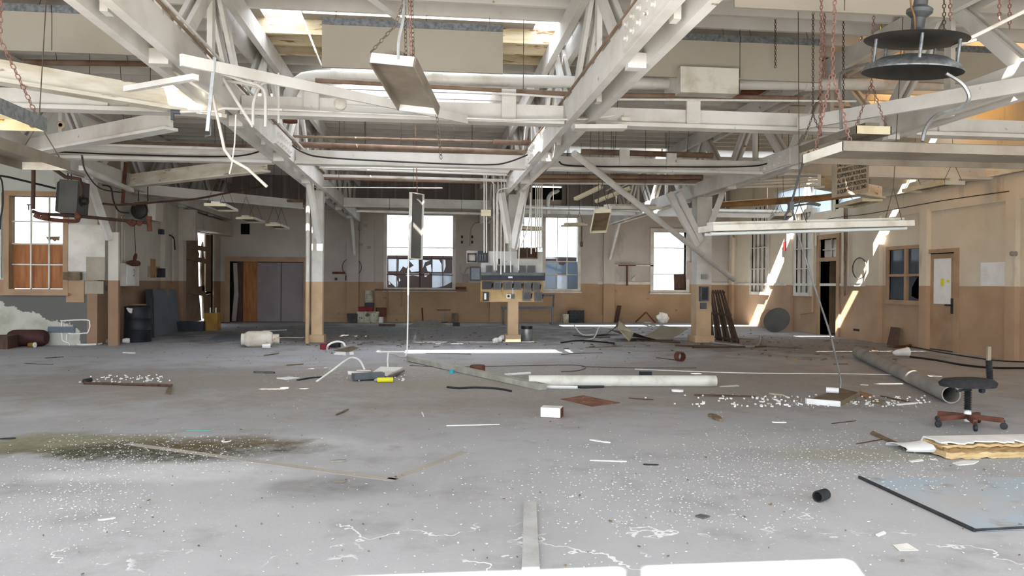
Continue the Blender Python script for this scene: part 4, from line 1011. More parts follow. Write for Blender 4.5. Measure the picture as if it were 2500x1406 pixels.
# warning sign
t = thing('warning_sign', 'grey hanging sign with black safety lettering', 'sign', gy(2080, 480, 12.0))
sc = [gy(2038, 392, 11.9), gy(2122, 376, 12.2), gy(2120, 470, 12.2), gy(2038, 482, 11.9)]
ux = (sc[1]-sc[0]).normalized(); uz = (sc[0]-sc[3]).normalized(); un = ux.cross(uz).normalized()
if un.y > 0: un = -un
obj('board', MB().prism(sc, -un*.06), 'sign_board', t)
try:
    txt = ['ONLY QUALIFIED OPERATORS', 'ARE PERMITTED TO OPERATE', 'EQUIPMEMENT IN THIS AREA', 'ALL HANDS ARE TO UTILIZE', 'PROPER SAFETY PROTECTION', '& EQUIPMENT AT ALL TIMES']
    Wd = (sc[1]-sc[0]).length; Hd = (sc[0]-sc[3]).length
    for i, s_ in enumerate(txt):
        cu = bpy.data.curves.new('lettering', 'FONT'); cu.body = s_; cu.size = .1; cu.extrude = .001
        tmp = bpy.data.objects.new('tmp', cu); COL.objects.link(tmp)
        dg = bpy.context.evaluated_depsgraph_get(); me = bpy.data.meshes.new_from_object(tmp.evaluated_get(dg))
        bpy.data.objects.remove(tmp)
        xs_ = [v.co.x for v in me.vertices]; kx = Wd*.84/(max(xs_)-min(xs_)); kz = Hd*.105/.072
        org = sc[3]+ux*Wd*.07+uz*Hd*(.80-i*.145)+un*.004
        for v in me.vertices:
            v.co = org+ux*(v.co.x-min(xs_))*kx+uz*v.co.y*kz+un*v.co.z-OFF[t]
        me.materials.append(MT['ink'])
        lo = bpy.data.objects.new('lettering', me); COL.objects.link(lo); lo.parent = t
except Exception as ex: print('text', ex)
obj('hanger_wire', MB().tube([sc[0]-V((0, 0, .02)), jtop(sc[0])], .004, 5), 'chain_steel', t)
obj('hanger_wire', MB().tube([sc[1]-V((0, 0, .02)), jtop(sc[1])], .004, 5), 'chain_steel', t)
# power reel under the strip light with drooping cables
t = thing('cable_drop_box', 'dark cable drop box with stiff drooping leads above the strip light', 'box', gy(1930, 500, 9.2))
obj('box', MB().box(gy(1931, 502, 9.2), (.06, .06, .1)), 'grey_box', t)
for pts in ([(1938, 496), (1970, 492), (2003, 500)], [(1938, 503), (1975, 498), (2000, 502)], [(1928, 512), (1918, 525), (1914, 542)], [(1934, 512), (1942, 542)]):
    obj('lead', MB().tube(smoothpath([gy(x, y, 9.2) for x, y in pts]), .014, 6), 'grey_box', t, smooth=True)
cable([gy(1932, 495, 9.2), gy(1942, 460, 9.2), gy(1958, 405, 9.2), gy(1975, 370, 9.2)], .014, 'grey lead rising from the cable drop box', 'grey_box')
# fallen diagonal pole
obj('fallen_pole', MB().tube([gy(1402, 375, 12.6), gy(1792, 683, 17.8)], .062, 10), 'white_wood', None, 'long white pole fallen from the roof past the pallet column', 'pole', smooth=True)
# vertical conduits over the electrical panel
PYc = 16.95
for i, (x0_, y0_, x1_, y1_, Y) in enumerate(((1182, 440, 1182, 612, 16.8), (1187, 432, 1188, 612, 16.85), (1205, 460, 1207, 655, 16.8), (1216, 475, 1215, 640, 16.75), (1224, 462, 1223, 665, 16.8), (1231, 455, 1232, 660, 16.8), (1246, 600, 1247, 660, 16.75), (1270, 560, 1266, 655, 16.8), (1297, 455, 1297, 615, 16.9), (1308, 452, 1308, 610, 16.9), (1313, 448, 1313, 600, 16.9), (1318, 448, 1318, 605, 16.9), (1323, 446, 1323, 600, 16.9))):
    pipe('conduit', [gy(x0_, y0_-30, PYc-.01*(i % 2)), gy(x1_, y1_+5, PYc-.01*(i % 2))], .014, 'pipe_white', 'white conduit rising above the electrical panel, %s from the left' % ['first', 'second', 'third', 'fourth', 'fifth', 'sixth', 'seventh', 'eighth', 'ninth', 'tenth', 'eleventh', 'twelfth', 'thirteenth'][i], 'conduit', 'conduits above the panel', 8)
for i, pts in enumerate(([(1212, 660), (1213, 500), (1216, 468), (1232, 460), (1280, 456), (1300, 440)], [(1206, 640), (1206, 470), (1203, 446), (1190, 440), (1140, 438)], [(1262, 610), (1280, 520), (1283, 470), (1292, 440), (1320, 425)], [(1272, 600), (1292, 540), (1295, 470)])):
    pipe('conduit', smoothpath([gy(x, y, 16.6-.05*i) for x, y in pts]), .014, 'pipe_white', ['bent conduit arching right above the panel', 'bent conduit arching left above the panel', 'long curved conduit right of the panel column', 'short curved conduit by the blue paned window'][i], 'conduit')
obj('pull_box', MB().box(gy(1186, 520, 16.95), (.22, .14, .14)), 'fixture_cream', None, 'cream pull box on the conduits above the panel', 'box')
# curved duct by the vent, far wall
pipe('vent_duct', smoothpath([gy(1338, 522, 21.5), gy(1338, 490, 21.5), gy(1345, 474, 22.0), gy(1358, 468, 23.5), gy(1362, 466, 25.9)]), .06, 'pipe_white', 'bent pale duct before the far wall vent opening', 'duct', n=12)
vt = thing('vent_louvre', 'louvred vent letting slits of daylight through high in the far wall', 'vent', ((VENT[0]+VENT[1])/2, YB+.1, VENT[2]))
for i in range(5):
    z = VENT[2]+.04+i*(VENT[3]-VENT[2]-.06)/5
    obj('slat', MB().bar((VENT[0], YB+.12, z), (VENT[1], YB+.12, z), .12, .1 if i % 2 else .075), 'dark_void', vt)

# ================================================================== WALL-MOUNTED THINGS
# electrical panel on the middle column
PY = b2.y-.13
E_ = thing('electrical_panel', 'cluttered electrical panel of grey switch boxes on the middle column', 'electrical panel', (b2.x, PY, gy(1250, 737, PY).z))
def pbox(x0_, y0_, x1_, y1_, d0, d1, mat, name, par, inset=None, imat=None):
    Y = PY-d0; a = gy(x0_, y0_, Y); b = gy(x1_, y1_, Y)
    o = obj(name, MB().bb(a.x, b.x, Y-d1, Y, b.z, a.z), mat, par)
    if imat:
        w_ = (b.x-a.x)*inset; h_ = (a.z-b.z)*inset
        obj('cover', MB().bb(a.x+w_, b.x-w_, Y-d1-.012, Y-d1, b.z+h_, a.z-h_), imat, o)
    return o
pbox(1174, 613, 1324, 668, 0, .03, 'white_wood', 'upper_backboard', E_)
pbox(1173, 684, 1325, 737, 0, .03, 'cream_wood', 'lower_backboard', E_)
tr = pbox(1175, 665, 1328, 685, .0, .17, 'dark_box', 'wiring_trough', E_)
a = gy(1175, 665, PY-.18); b = gy(1328, 673, PY-.18)
obj('cover', MB().bb(a.x, b.x, PY-.185, PY-.171, b.z, a.z), 'grey_box', tr)
for x0_, x1_ in ((1186, 1202), (1212, 1229), (1235, 1251), (1266, 1282), (1288, 1305)): pbox(x0_, 648, x1_, 666, .03, .12, 'grey_box', 'switch_box', E_, .14, 'heater_grey')
for x0_, y0_, x1_, y1_ in ((1177, 687, 1199, 706), (1204, 687, 1222, 707), (1230, 688, 1249, 707), (1254, 688, 1271, 707), (1277, 689, 1295, 707), (1299, 689, 1316, 711), (1276, 710, 1294, 734), (1305, 713, 1322, 735)):
    bx = pbox(x0_, y0_, x1_, y1_, .03, .11, 'dark_box' if x0_ == 1177 else 'grey_box', 'switch_box', E_, .16, 'dark_box' if x0_ == 1177 else 'heater_grey')
    h = gy(x1_+1.5, (y0_+y1_)/2, PY-.1)
    obj('handle', MB().bar(h+V((0, 0, -.05)), h+V((.02, -.02, .05)), .02, .03), 'dark_box', bx)
bx = pbox(1166, 613, 1191, 641, .03, .12, 'dark_box', 'fuse_box', E_)
for i in range(3):
    c = gy(1172+6*i, 629, PY-.16); obj('fuse_clip', MB().tube([c+V((0, 0, -.07)), c+V((0, -.03, 0)), c+V((0, 0, .07))], .012, 6), 'steel', bx)
pbox(1212, 632, 1220, 645, .03, .07, 'dark_box', 'small_switch', E_)
bx = pbox(1139, 612, 1168, 642, .0, .02, 'wall_back', 'side_board', E_)
a, b = gy(1141, 618, PY-.03), gy(1163, 640, PY-.03)
obj('square_frame', MB().bb(a.x, b.x, PY-.07, PY-.02, a.z-.03, a.z).bb(a.x, b.x, PY-.07, PY-.02, b.z, b.z+.03).bb(a.x, a.x+.03, PY-.07, PY-.02, b.z, a.z).bb(b.x-.03, b.x, PY-.07, PY-.02, b.z, a.z), 'dark_box', bx)
pbox(1147, 651, 1172, 686, .0, .2, 'dark_box', 'disconnect_box', E_, .1, 'grey_box')
bx = pbox(1263, 605, 1310, 632, .03, .03, 'dark_wood', 'open_cabinet', E_)
a, b = gy(1263, 605, PY-.06), gy(1310, 632, PY-.06)
obj('cabinet_sides', MB().bb(a.x, a.x+.02, PY-.22, PY-.06, b.z, a.z).bb(b.x-.02, b.x, PY-.22, PY-.06, b.z, a.z).bb(a.x, b.x, PY-.22, PY-.06, b.z, b.z+.02).bb(a.x+.2, a.x+.22, PY-.2, PY-.06, b.z, a.z), 'fixture_brown', bx)
c = gy(1296, 622, PY-.12); obj('coil_of_wire', MB().tube([c+V((.1*math.cos(t_), -.02*math.sin(3*t_), .07*math.sin(t_))) for t_ in [.5*k for k in range(13)]], .014, 6, closed=True), 'rust', bx, smooth=True)
bx = pbox(1179, 713, 1193, 735, .03, .06, 'dark_box', 'meter', E_)
pbox(1182, 716, 1187, 731, .09, .02, 'chalk', 'meter_card', E_)
pbox(1174, 711, 1178, 736, .03, .04, 'yellow_paint', 'wood_strip', E_)
bx = pbox(1236, 718, 1247, 729, .03, .04, 'chalk', 'outlet', E_)
c = gy(1241.5, 723, PY-.07); obj('socket', MB().lathe([(.03, 0), (.025, .01)], 10, c, (0, -1, 0)), 'ink', bx)
pbox(1247, 718, 1255, 729, .03, .04, 'grey_box', 'outlet', E_)
obj('flexible_conduit', MB().tube(smoothpath([gy(1223, 690, PY-.05), gy(1224, 712, PY-.05), gy(1230, 724, PY-.05), gy(1236, 726, PY-.05)]), .012, 6), 'cream_wood', E_, smooth=True)
for px in (1251, 1253): obj('riser', MB().tube([gy(px, 686, PY-.04), gy(px, 718, PY-.04)], .01, 6), 'pipe_white', E_)
obj('tag', MB().box(gy(1246, 677, PY-.18), (.1, .01, .04)), 'chalk', tr)

# unit heaters and gas pipes
h0 = gy(172, 485, 15.4)
t = thing('unit_heater', 'dark grey box heater hanging before the boarded window', 'heater', h0)
c8 = [gy(146, 437, 15.3), gy(191, 441, 15.3), gy(186, 522, 15.3), gy(141, 519, 15.3)]
obj('case', MB().prism(c8, (0, .5, 0)), 'heater_grey', t)
obj('louvre_side', MB().prism([gy(139, 446, 15.35), gy(146, 440, 15.35), gy(141, 518, 15.35), gy(134, 515, 15.35)], (0, .4, 0)), 'black_metal', t)
obj('base_lip', MB().prism([gy(133, 519, 15.3), gy(189, 524, 15.3), gy(189, 528, 15.3), gy(133, 523, 15.3)], (0, .5, 0)), 'rust', t)
cm = gy(196, 490, 15.5)
obj('fan_guard', MB().lathe([(.2, 0), (.19, .06), (.1, .1)], 16, gy(189, 485, 15.5), (1, 0, 0)), 'black_metal', t, smooth=True)
obj('motor', MB().lathe([(.05, 0), (.07, .02), (.07, .14), (.03, .16)], 12, gy(195, 491, 15.5), (1, 0, 0)), 'black_metal', t, smooth=True)
for px in (166, 174): obj('hanger_rod', MB().tube([gy(px, 440, 15.5), gy(px, 395, 15.5)], .012, 6), 'rust', t)
h1 = gy(350, 515, 17.8)
t = thing('unit_heater', 'smaller grey heater on the shaded side wall behind rusty valves', 'heater', h1)
obj('case', MB().prism([gy(358, 492, 17.9), gy(381, 493, 17.9), gy(379, 538, 17.9), gy(356, 536, 17.9)], (0, .5, 0)), 'wall_left', t)
obj('motor_housing', MB().prism([gy(328, 494, 17.8), gy(356, 491, 17.8), gy(356, 538, 17.8), gy(329, 534, 17.8), (gy(321, 515, 17.8))], (0, .4, 0)), 'heater_grey', t)
obj('fan_guard', MB().lathe([(.19, 0), (.17, .05), (.06, .08)], 14, gy(340, 514, 17.8), (0, -1, 0)), 'black_metal', t, smooth=True)
for px in (338, 361): obj('hanger_rod', MB().tube([gy(px, 492, 18), gy(px, 440, 18)], .012, 6), 'black_metal', t)
def gaspipe(name, pts, Y, r, label, mat='pipe_dark'):
    return pipe(name, [gy(x, y, Y) for x, y in pts], r, mat, label)
gaspipe('gas_pipe', [(82, 398), (81, 510)], 15.0, .035, 'vertical dark gas pipe before the boarded window')
t = thing('gas_valve_run', 'rusty gas pipe with valves running right from the boarded window', 'pipe', gy(200, 530, 15.0))
obj('pipe_run', MB().tube([gy(80, 516, 15.0), gy(96, 522, 15.0), gy(185, 527, 15.2), gy(330, 541, 16.0), gy(362, 544, 16.2)], .032, 8), 'pipe_dark', t, smooth=True)
obj('return_loop', MB().tube(smoothpath([gy(84, 526, 15.0), gy(110, 534, 15.0), gy(180, 540, 15.2), gy(192, 535, 15.2), gy(190, 524, 15.2), gy(184, 521, 15.2)]), .035, 8), 'rust', t, smooth=True)
for px, py, Y, r in ((111, 530, 15.0, .07), (90, 527, 15.0, .05), (323, 544, 16.0, .075), (314, 541, 15.9, .05), (340, 545, 16.0, .055), (190, 530, 15.2, .06)):
    obj('valve_body', MB().lathe([(r*.4, -r), (r*.9, -r*.5), (r, 0), (r*.9, r*.5), (r*.4, r)], 10, gy(px, py, Y-.02), (1, 0, .1)), 'rust', t, smooth=True)
obj('tee_drop', MB().tube([gy(364, 528, 16.2), gy(364, 545, 16.2), gy(365, 564, 16.2)], [.06, .05, .05], 8), 'rust', t, smooth=True)
for px, py, Y in ((300, 530, 15.8), (70, 504, 15.0)):
    obj('valve_wheel', MB().tube([gy(px, py+9, Y), gy(px, py-3, Y)], .012, 6).bar(gy(px-4, py-4, Y), gy(px+4, py-4, Y), .03, .02), 'rust', t)
gaspipe('gas_pipe', [(307, 396), (299, 496), (330, 500)], 16.9, .035, 'rusty gas pipe dropping to the second heater', 'rust')
gaspipe('gas_pipe', [(118, 405), (140, 418), (160, 432), (195, 437), (200, 460), (197, 478)], 15.2, .035, 'dark knobbly gas pipe above the box heater')
cable([gy(0, 430, 14.9), gy(20, 432, 14.9), gy(136, 460, 15.1)], .022, 'dark rod reaching the box heater from the left', k=2)
cable([gy(0, 432, 15), gy(6, 450, 15), gy(7, 500, 15), gy(2, 530, 15), gy(0, 560, 15)], .014, 'dark cable drooping along the left edge')
cable([gy(250, 452, 16.2), gy(270, 458, 16.3), gy(277, 490, 16.4), (gy(290, 515, 16.6)), gy(315, 520, 17)], .016, 'dark cable curling beside the knee brace')
# door-like white panel and patches on the end wall
obj('wall_board', MB().bb(gy(166, 550, YE).x, gy(258, 550, YE).x, YE-.03, YE, gy(200, 662, YE).z, gy(200, 548, YE).z), 'trim_white', we)
obj('wall_board', MB().bb(gy(212, 630, YE).x, gy(258, 550, YE).x, YE-.036, YE-.03, gy(200, 684, YE).z, gy(200, 627, YE).z), 'sign_board', we)
obj('wall_board', MB().bb(gy(163, 630, YE).x, gy(207, 550, YE).x, YE-.025, YE, gy(200, 738, YE).z, gy(200, 685, YE).z), 'trim_tan', we)
obj('wall_board', MB().bb(gy(208, 630, YE).x, gy(254, 550, YE).x, YE-.02, YE, gy(200, 717, YE).z, gy(200, 686, YE).z), 'sign_board', we)
obj('wall_shelf_box', MB().bb(gy(161, 660, YE).x, gy(203, 660, YE).x, YE-.14, YE-.03, gy(180, 683, YE).z, gy(180, 664, YE).z), 'fixture_brown', None, 'small wooden box fixed below the white board', 'box')
obj('white_board', MB().bb(gy(-30, 560, YE).x, gy(6, 560, YE).x, YE-.05, YE, gy(0, 680, YE).z, gy(0, 470, YE).z), 'trim_white', None, 'white board cut by the left edge of the view', 'board')
obj('socket_plate', MB().bb(gy(257, 700, YE).x, gy(262, 700, YE).x, YE-.03, YE-.002, gy(260, 709, YE).z, gy(260, 697, YE).z), 'ink', None, 'dark socket on the end wall pilaster', 'socket')
# shaded left wall: cabinet, cards, conduits
def onwall(x0_, y0_, x1_, y1_, d, mat, name, label, cat):
    a = gx(x0_, (y0_+y1_)/2, XL+d); b = gx(x1_, (y0_+y1_)/2, XL+d)
    return obj(name, MB().bb(XL, XL+d, a.y, b.y, gx((x0_+x1_)/2, y1_, XL+d).z, gx((x0_+x1_)/2, y0_, XL+d).z), mat, None, label, cat)
t = thing('wall_cabinet', 'small white wall cabinet under the rusty valve', 'cabinet', gx(325, 684, XL+.25))
a, b = gx(309, 665, XL+.26), gx(342, 665, XL+.26)
obj('body', MB().bb(XL+.005, XL+.24, a.y, b.y, a.z-.3, a.z+.2), 'trim_white', t)
d_ = obj('door', MB().bb(XL+.245, XL+.265, a.y+.02, b.y-.35, a.z-.28, a.z+.18), 'chalk', t)
obj('handle', MB().tube([(XL+.27, b.y-.42, a.z-.08), (XL+.3, b.y-.42, a.z-.04), (XL+.3, b.y-.42, a.z+.04), (XL+.27, b.y-.42, a.z+.08)], .01, 6), 'steel', d_)
t = thing('rusty_wall_valve', 'rusty valve and lever above the small wall cabinet', 'valve', gx(325, 645, XL+.3))
obj('valve_body', MB().tube([gx(311, 641, XL+.3), gx(325, 642, XL+.3), gx(337, 643, XL+.3)], [.03, .07, .06], 10), 'rust', t, smooth=True)
obj('lever', MB().tube([gx(327, 640, XL+.3), gx(330, 628, XL+.3), gx(332, 620, XL+.3)], [.03, .045, .03], 8), 'rust', t, smooth=True)
cable([gx(331, 620, XL+.28), gx(330, 590, XL+.28), gx(328, 548, XL+.28)], .008, 'thin pull wire above the rusty wall valve', 'chain_steel')
onwall(369, 632, 380, 678, .02, 'bare_wood', 'cardboard_strip', 'brown cardboard strip tacked on the shaded wall', 'card')
onwall(362, 650, 368, 676, .02, 'sign_board', 'paper_note', 'pale paper note left of the cardboard strip', 'paper')
onwall(382, 651, 391, 671, .015, 'yellow_paint', 'paper_chart', 'yellowed chart right of the cardboard strip', 'paper')
onwall(394, 655, 404, 677, .12, 'dark_box', 'fuse_box', 'small dark fuse box on the shaded wall', 'box')
onwall(297, 618, 305, 630, .015, 'chalk', 'paper_notice', 'crumpled white notice near the wall corner', 'paper')
for i, (px, y0_, y1_) in enumerate(((422, 570, 690), (408, 600, 680), (297, 520, 690), (303, 560, 690), (284, 500, 690))):
    pipe('conduit', [gx(px, y0_, XL+.08), gx(px, y1_, XL+.08)], .022, 'wall_left', ['tall conduit left of the sliding door', 'short conduit beside the fuse box', 'conduit near the wall corner by the notice', 'second conduit near the wall corner', 'conduit at the very wall corner'][i], 'conduit')
onwall(396, 560, 402, 572, .1, 'dark_box', 'conduit_box', 'dark conduit box high beside the sliding door', 'box')
pipe('conduit', smoothpath([gx(402, 568, XL+.1), gx(414, 574, XL+.1), gx(424, 582, XL+.1), gx(427, 610, XL+.1)]), .02, 'dark_box', 'bent dark conduit beside the sliding door', 'conduit')
# far wall things
def farbox(x0_, y0_, x1_, y1_, d, mat, name, label, cat):
    a, b = gy(x0_, y0_, YB-d), gy(x1_, y1_, YB-d)
    return obj(name, MB().bb(a.x, b.x, YB-d, YB, b.z, a.z), mat, None, label, cat)
obj('cupboard_door', MB().bb(gy(880, 540, YB).x, gy(914, 540, YB).x, YB-.05, YB, gy(900, 688, YB).z, gy(900, 538, YB).z), 'wall_back', wb)
for px, py in ((892, 550), (878, 559), (881, 597), (900, 604)):
    farbox(px-4, py-3, px+4, py+3, .12, 'batten_paint', 'latch_box', 'small grey latch box on the far wall cupboard, %s' % {892: 'topmost', 878: 'second', 881: 'third', 900: 'lowest'}[px], 'box')
farbox(811, 663, 841, 669, .06, 'rust', 'dark_plate', 'long dark plate on the far wall above the dado', 'plate')
farbox(817, 678, 823, 684, .06, 'dark_box', 'small_plate', 'small square plate on the far wall', 'plate')
farbox(843, 672, 853, 685, .06, 'rust', 'red_plate', 'dark red plate on the far wall', 'plate')
farbox(588, 546, 609, 572, .03, 'dark_void', 'vent_square', 'dark square vent above the mauve doors', 'vent')
c = gy(859, 652, YB-.1)
obj('wire_hoop', MB().tube([c+V((.32*math.cos(k*.26), 0, .3*math.sin(k*.26))) for k in range(24)], .012, 6, closed=True), 'chain_steel', None, 'large wire hoop hung on the far wall', 'hoop', smooth=True)
farbox(1130, 668, 1144, 690, .1, 'batten_paint', 'wall_switch_box', 'mauve switch box right of the broken window', 'box')
farbox(1112, 700, 1138, 708, .06, 'rust', 'maroon_plate', 'maroon plate right of the broken window sill', 'plate')
for i, (px, py) in enumerate(((1128, 578), (1153, 578), (1128, 591), (1153, 591))):
    farbox(px-2, py-3, px+2, py+3, .03, 'ink', 'wall_slot', ['upper left', 'upper right', 'lower left', 'lower right'][i]+' dark slot between broken window and panel', 'slot')
for i, (pts, r) in enumerate((([(1148, 600), (1150, 560), (1160, 545), (1178, 542)], .02), ([(1134, 666), (1140, 655), (1150, 652), (1160, 652)], .02))):
    pipe('conduit', smoothpath([gy(x, y, YB-.1) for x, y in pts]), r, 'batten_paint', ['bent conduit on the far wall left of the panel', 'hooked conduit over the mauve switch box'][i], 'conduit')
for i, (px, y0_, y1_) in enumerate(((945, 706, 785), (980, 706, 748))):
    pipe('pipe_line', [gy(px, y0_, YB-.08), gy(px, y1_, YB-.08)], .025, 'wall_back', ['thin vertical pipe below the broken window, left', 'thin vertical pipe below the broken window, right'][i])
pipe('pipe_line', [gy(915, 707, YB-.12), gy(1140, 709, YB-.12)], .03, 'pipe_rust', 'slim pipe running below the broken window sill')
pipe('pipe_line', [gy(1420, 546, YB-.1), gy(1420, 600, YB-.1)], .025, 'pipe_rust', 'slim brown drop pipe right of the blue paned window')
farbox(1418, 590, 1423, 602, .12, 'dark_box', 'pull_switch', 'dark pull switch right of the blue paned window', 'switch')
t = thing('wall_rack', 'T shaped dark steel rack on the far wall', 'rack', gy(1531, 695, YB-.1))
obj('cross_bar', MB().bar(gy(1510, 648, YB-.1), gy(1552, 648, YB-.1), .06, .03), 'rust', t)
obj('stem', MB().bar(gy(1531, 649, YB-.1), gy(1531, 697, YB-.1), .05, .07, up=(0, 1, 0)), 'rust', t)
obj('wall_shelf_line', MB().bb(gy(1494, 650, YB).x, gy(1595, 650, YB).x, YB-.04, YB, gy(1500, 649, YB).z, gy(1500, 646, YB).z), 'trim_white', wb)
obj('torn_flap', MB().prism([gy(1540, 685, YB-.06), gy(1551, 672, YB-.06), gy(1550, 687, YB-.06)], (0, .05, 0)), 'trim_white', wb)
farbox(1676, 640, 1690, 682, .08, 'wall_back', 'wall_box_panel', 'boxed panel between narrow window and pallet column', 'panel')
pipe('pipe_line', [gy(1787, 560, YB-.4), gy(1787, 735, YB-.4)], .05, 'pipe_white', 'white downpipe in the far right corner')
# right wall things
def rw(x0_, y0_, x1_, y1_, d, mat, name, label, cat):
    a = gx(x1_, (y0_+y1_)/2, XR-d); b = gx(x0_, (y0_+y1_)/2, XR-d); xm = (x0_+x1_)/2
    return obj(name, MB().bb(XR-d, XR, a.y, b.y, gx(xm, y1_, XR-d).z, gx(xm, y0_, XR-d).z), mat, None, label, cat)
for i, (pts, r) in enumerate((([(2062, 500), (2062, 718)], .025), ([(2068, 500), (2066, 718), (2062, 722), (2060, 700)], .02), ([(1986, 560), (1984, 762), (1955, 766), (1953, 778)], .03), ([(1992, 540), (1992, 600)], .03))):
    pipe('pipe_line', [gx(x, y, XR-.1) for x, y in pts], r, 'pipe_rust' if i < 2 else 'wall_right', ['vertical conduit right of the dark doorway', 'looped conduit right of the dark doorway', 'painted pipe bending below the barred window', 'short pipe above the doorway transom'][i])
c = gx(2098, 655, XR-.06)
obj('wall_ring', MB().tube([c+V((0, .3*math.cos(k*.3), .26*math.sin(k*.3))) for k in range(21)], .014, 6, closed=True), 'chain_steel', None, 'dark wire ring on the cream wall crossed by sunlight', 'ring', smooth=True)
rw(2083, 803, 2096, 808, .02, 'ink', 'wall_hole', 'dark notch low on the tan wall', 'notch')
rw(1912, 590, 1920, 612, .05, 'red_paint', 'red_box', 'small red box high beside the barred window', 'box')
rw(2394, 640, 2466, 698, .012, 'chalk', 'pale_patch', 'pale painted rectangle right of the office door', 'patch')
for i, px in enumerate((2471, 2480)): 
    c = gx(px, 619, XR-.12); obj('socket_plate', MB().lathe([(.05, 0), (.045, .02)], 10, c, (-1, 0, 0)), 'concrete', None, ['left', 'right'][i]+' round socket on the post right of the office door', 'socket')
a = gx(2128, 455, XR)
cable([gx(1960, 545, XR-.15), gx(2050, 530, XR-.15), gx(2120, 522, XR-.15), gx(2300, 490, XR-.15), gx(2463, 467, XR-.15)], .01, 'thin dark wire along the band on the cream wall', k=3)

# ================================================================== THINGS ON THE FLOOR
Z_ = V((0, 0, 1))
def fbox(px, py, w_, d_, h_, rz, mat, name, label, cat, lift=0, bevel=False):
    c = gz(px, py); rot = Matrix.Rotation(rz, 3, 'Z')
    return obj(name, MB().box(c+V((0, 0, h_/2+lift)), (w_, d_, h_), rot), mat, None, label, cat)
def flatpoly(pts, h_, mat, name, label, cat, lift=.002, par=None):
    return obj(name, MB().prism([gz(x, y)+V((0, 0, lift)) for x, y in pts], (0, 0, h_)), mat, par, label if par is None else None, cat if par is None else None)
def stick(pts, r, mat, name, label, cat, n=6, lift=None, k=0):
    P_ = [gz(x, y)+V((0, 0, r if lift is None else lift)) for x, y in pts]
    if k: P_ = smoothpath(P_, k)
    return obj(name, MB().tube(P_, r, n), mat, None, label, cat, smooth=True)

# propane tank lying on its side
c = gz(632, 847); r_ = .165; c.z = r_; ax = V((1, .12, 0)).normalized()
t = thing('gas_cylinder', 'rust stained white gas cylinder lying on its side', 'gas cylinder', V((c.x, c.y, 0)))
obj('tank', MB().lathe([(.02, -.3), (.1, -.285), (.145, -.25), (r_, -.2), (r_, .2), (.145, .25), (.1, .28), (.02, .29)], 24, c, ax), 'tank_white', t, smooth=True)
obj('foot_ring', MB().lathe([(.11, -.34), (.12, -.34), (.12, -.25), (.11, -.25)], 20, c, ax, cap=False), 'tank_white', t, smooth=True)
obj('collar', MB().lathe([(.1, .27), (.1, .4), (.085, .4), (.085, .27)], 20, c, ax, cap=False), 'tank_white', t, smooth=True)
obj('valve', MB().lathe([(.03, .28), (.03, .33), (.015, .36)], 10, c, ax), 'rust', t, smooth=True)
obj('paper_cup', MB().lathe([(.04, 0), (.05, .16)], 14, gz(640, 851)+V((0, 0, .045)), (1, .2, .05)), 'paper_white', None, 'white paper cup beside the gas cylinder', 'cup', smooth=True)
# leaning pallet
t = thing('wooden_pallet', 'dark wooden pallet leaning behind the broad column', 'pallet', gz(1775, 838))
P00, P10 = gz(1738, 828), gz(1806, 838); P01, P11 = gy(1728, 708, P00.y+.25), gy(1766, 708, P10.y+.45)
for i in range(7):
    f0 = i/6.6
    a, b = lerp(P00, P10, f0+.0), lerp(P01, P11, f0)
    a2, b2x = lerp(P00, P10, min(f0+.095, 1)), lerp(P01, P11, min(f0+.095, 1))
    obj('slat', MB().prism([a, a2, b2x, b], (.0, .02, .004)), 'dark_wood', t)
for f in (.03, .5, .93):
    a, b = lerp(P00, P01, f), lerp(P10, P11, f)
    obj('runner', MB().bar(a+V((0, .07, .03)), b+V((0, .07, .03)), .08, .05), 'dark_wood', t)
for i in range(4):
    f0 = i/3.3
    a, b = lerp(P00, P10, f0)+V((0, .14, .0)), lerp(P01, P11, f0)+V((0, .14, 0))
    a2, b2x = lerp(P00, P10, min(f0+.09, 1))+V((0, .14, 0)), lerp(P01, P11, min(f0+.09, 1))+V((0, .14, 0))
    obj('back_slat', MB().prism([a, a2, b2x, b], (0, .02, 0)), 'dark_wood', t)
# bent sheets
def bent(x_pts, y_near, y_far, hs, mat, name, label, depth):
    g = []
    for k in range(7):
        f = k/6; row = []
        for (px, h_) in zip(x_pts, hs):
            b = gz(px, y_near); row.append(V((b.x+depth[0]*f, b.y+depth[1]*f, h_+.01)))
        g.append(row)
    return obj(name, MB().sheet(g, (0, 0, .006)), mat, None, label, 'sheet', smooth=True)
bent([1545, 1575, 1603, 1634, 1658, 1680], 833, 815, [.2, .1, .03, .04, .14, .3], 'sheet_tan', 'bent_sheet', 'long curved tan sheet sagging beside the broad column', (-.35, 1.0))
bent([1450, 1480, 1500, 1512], 820, 805, [.01, .04, .2, .42], 'sheet_tan', 'bent_sheet', 'curled end of tan sheet rising left of the pale folded board', (.3, .8))
obj('folded_board', MB().prism([gy(1511, 783, 17.9), gy(1547, 812, 16.7), gz(1536, 835)+V((0, 0, .01)), gy(1508, 803, 17.7)], (.02, .02, .0)), 'sheet_pale', None, 'pale folded board standing on the curved sheet', 'board')
# steel can by the middle column
c = gz(1286, 831)
t = thing('steel_can', 'galvanised steel can with dark rim beside the panel column', 'can', c)
obj('body', MB().lathe([(.125, 0), (.13, .01), (.13, .3), (.128, .31)], 24, c), 'steel', t, smooth=True)
obj('rim', MB().lathe([(.133, .27), (.135, .3), (.133, .345), (.11, .35), (.03, .352)], 24, c), 'black_metal', t, smooth=True)
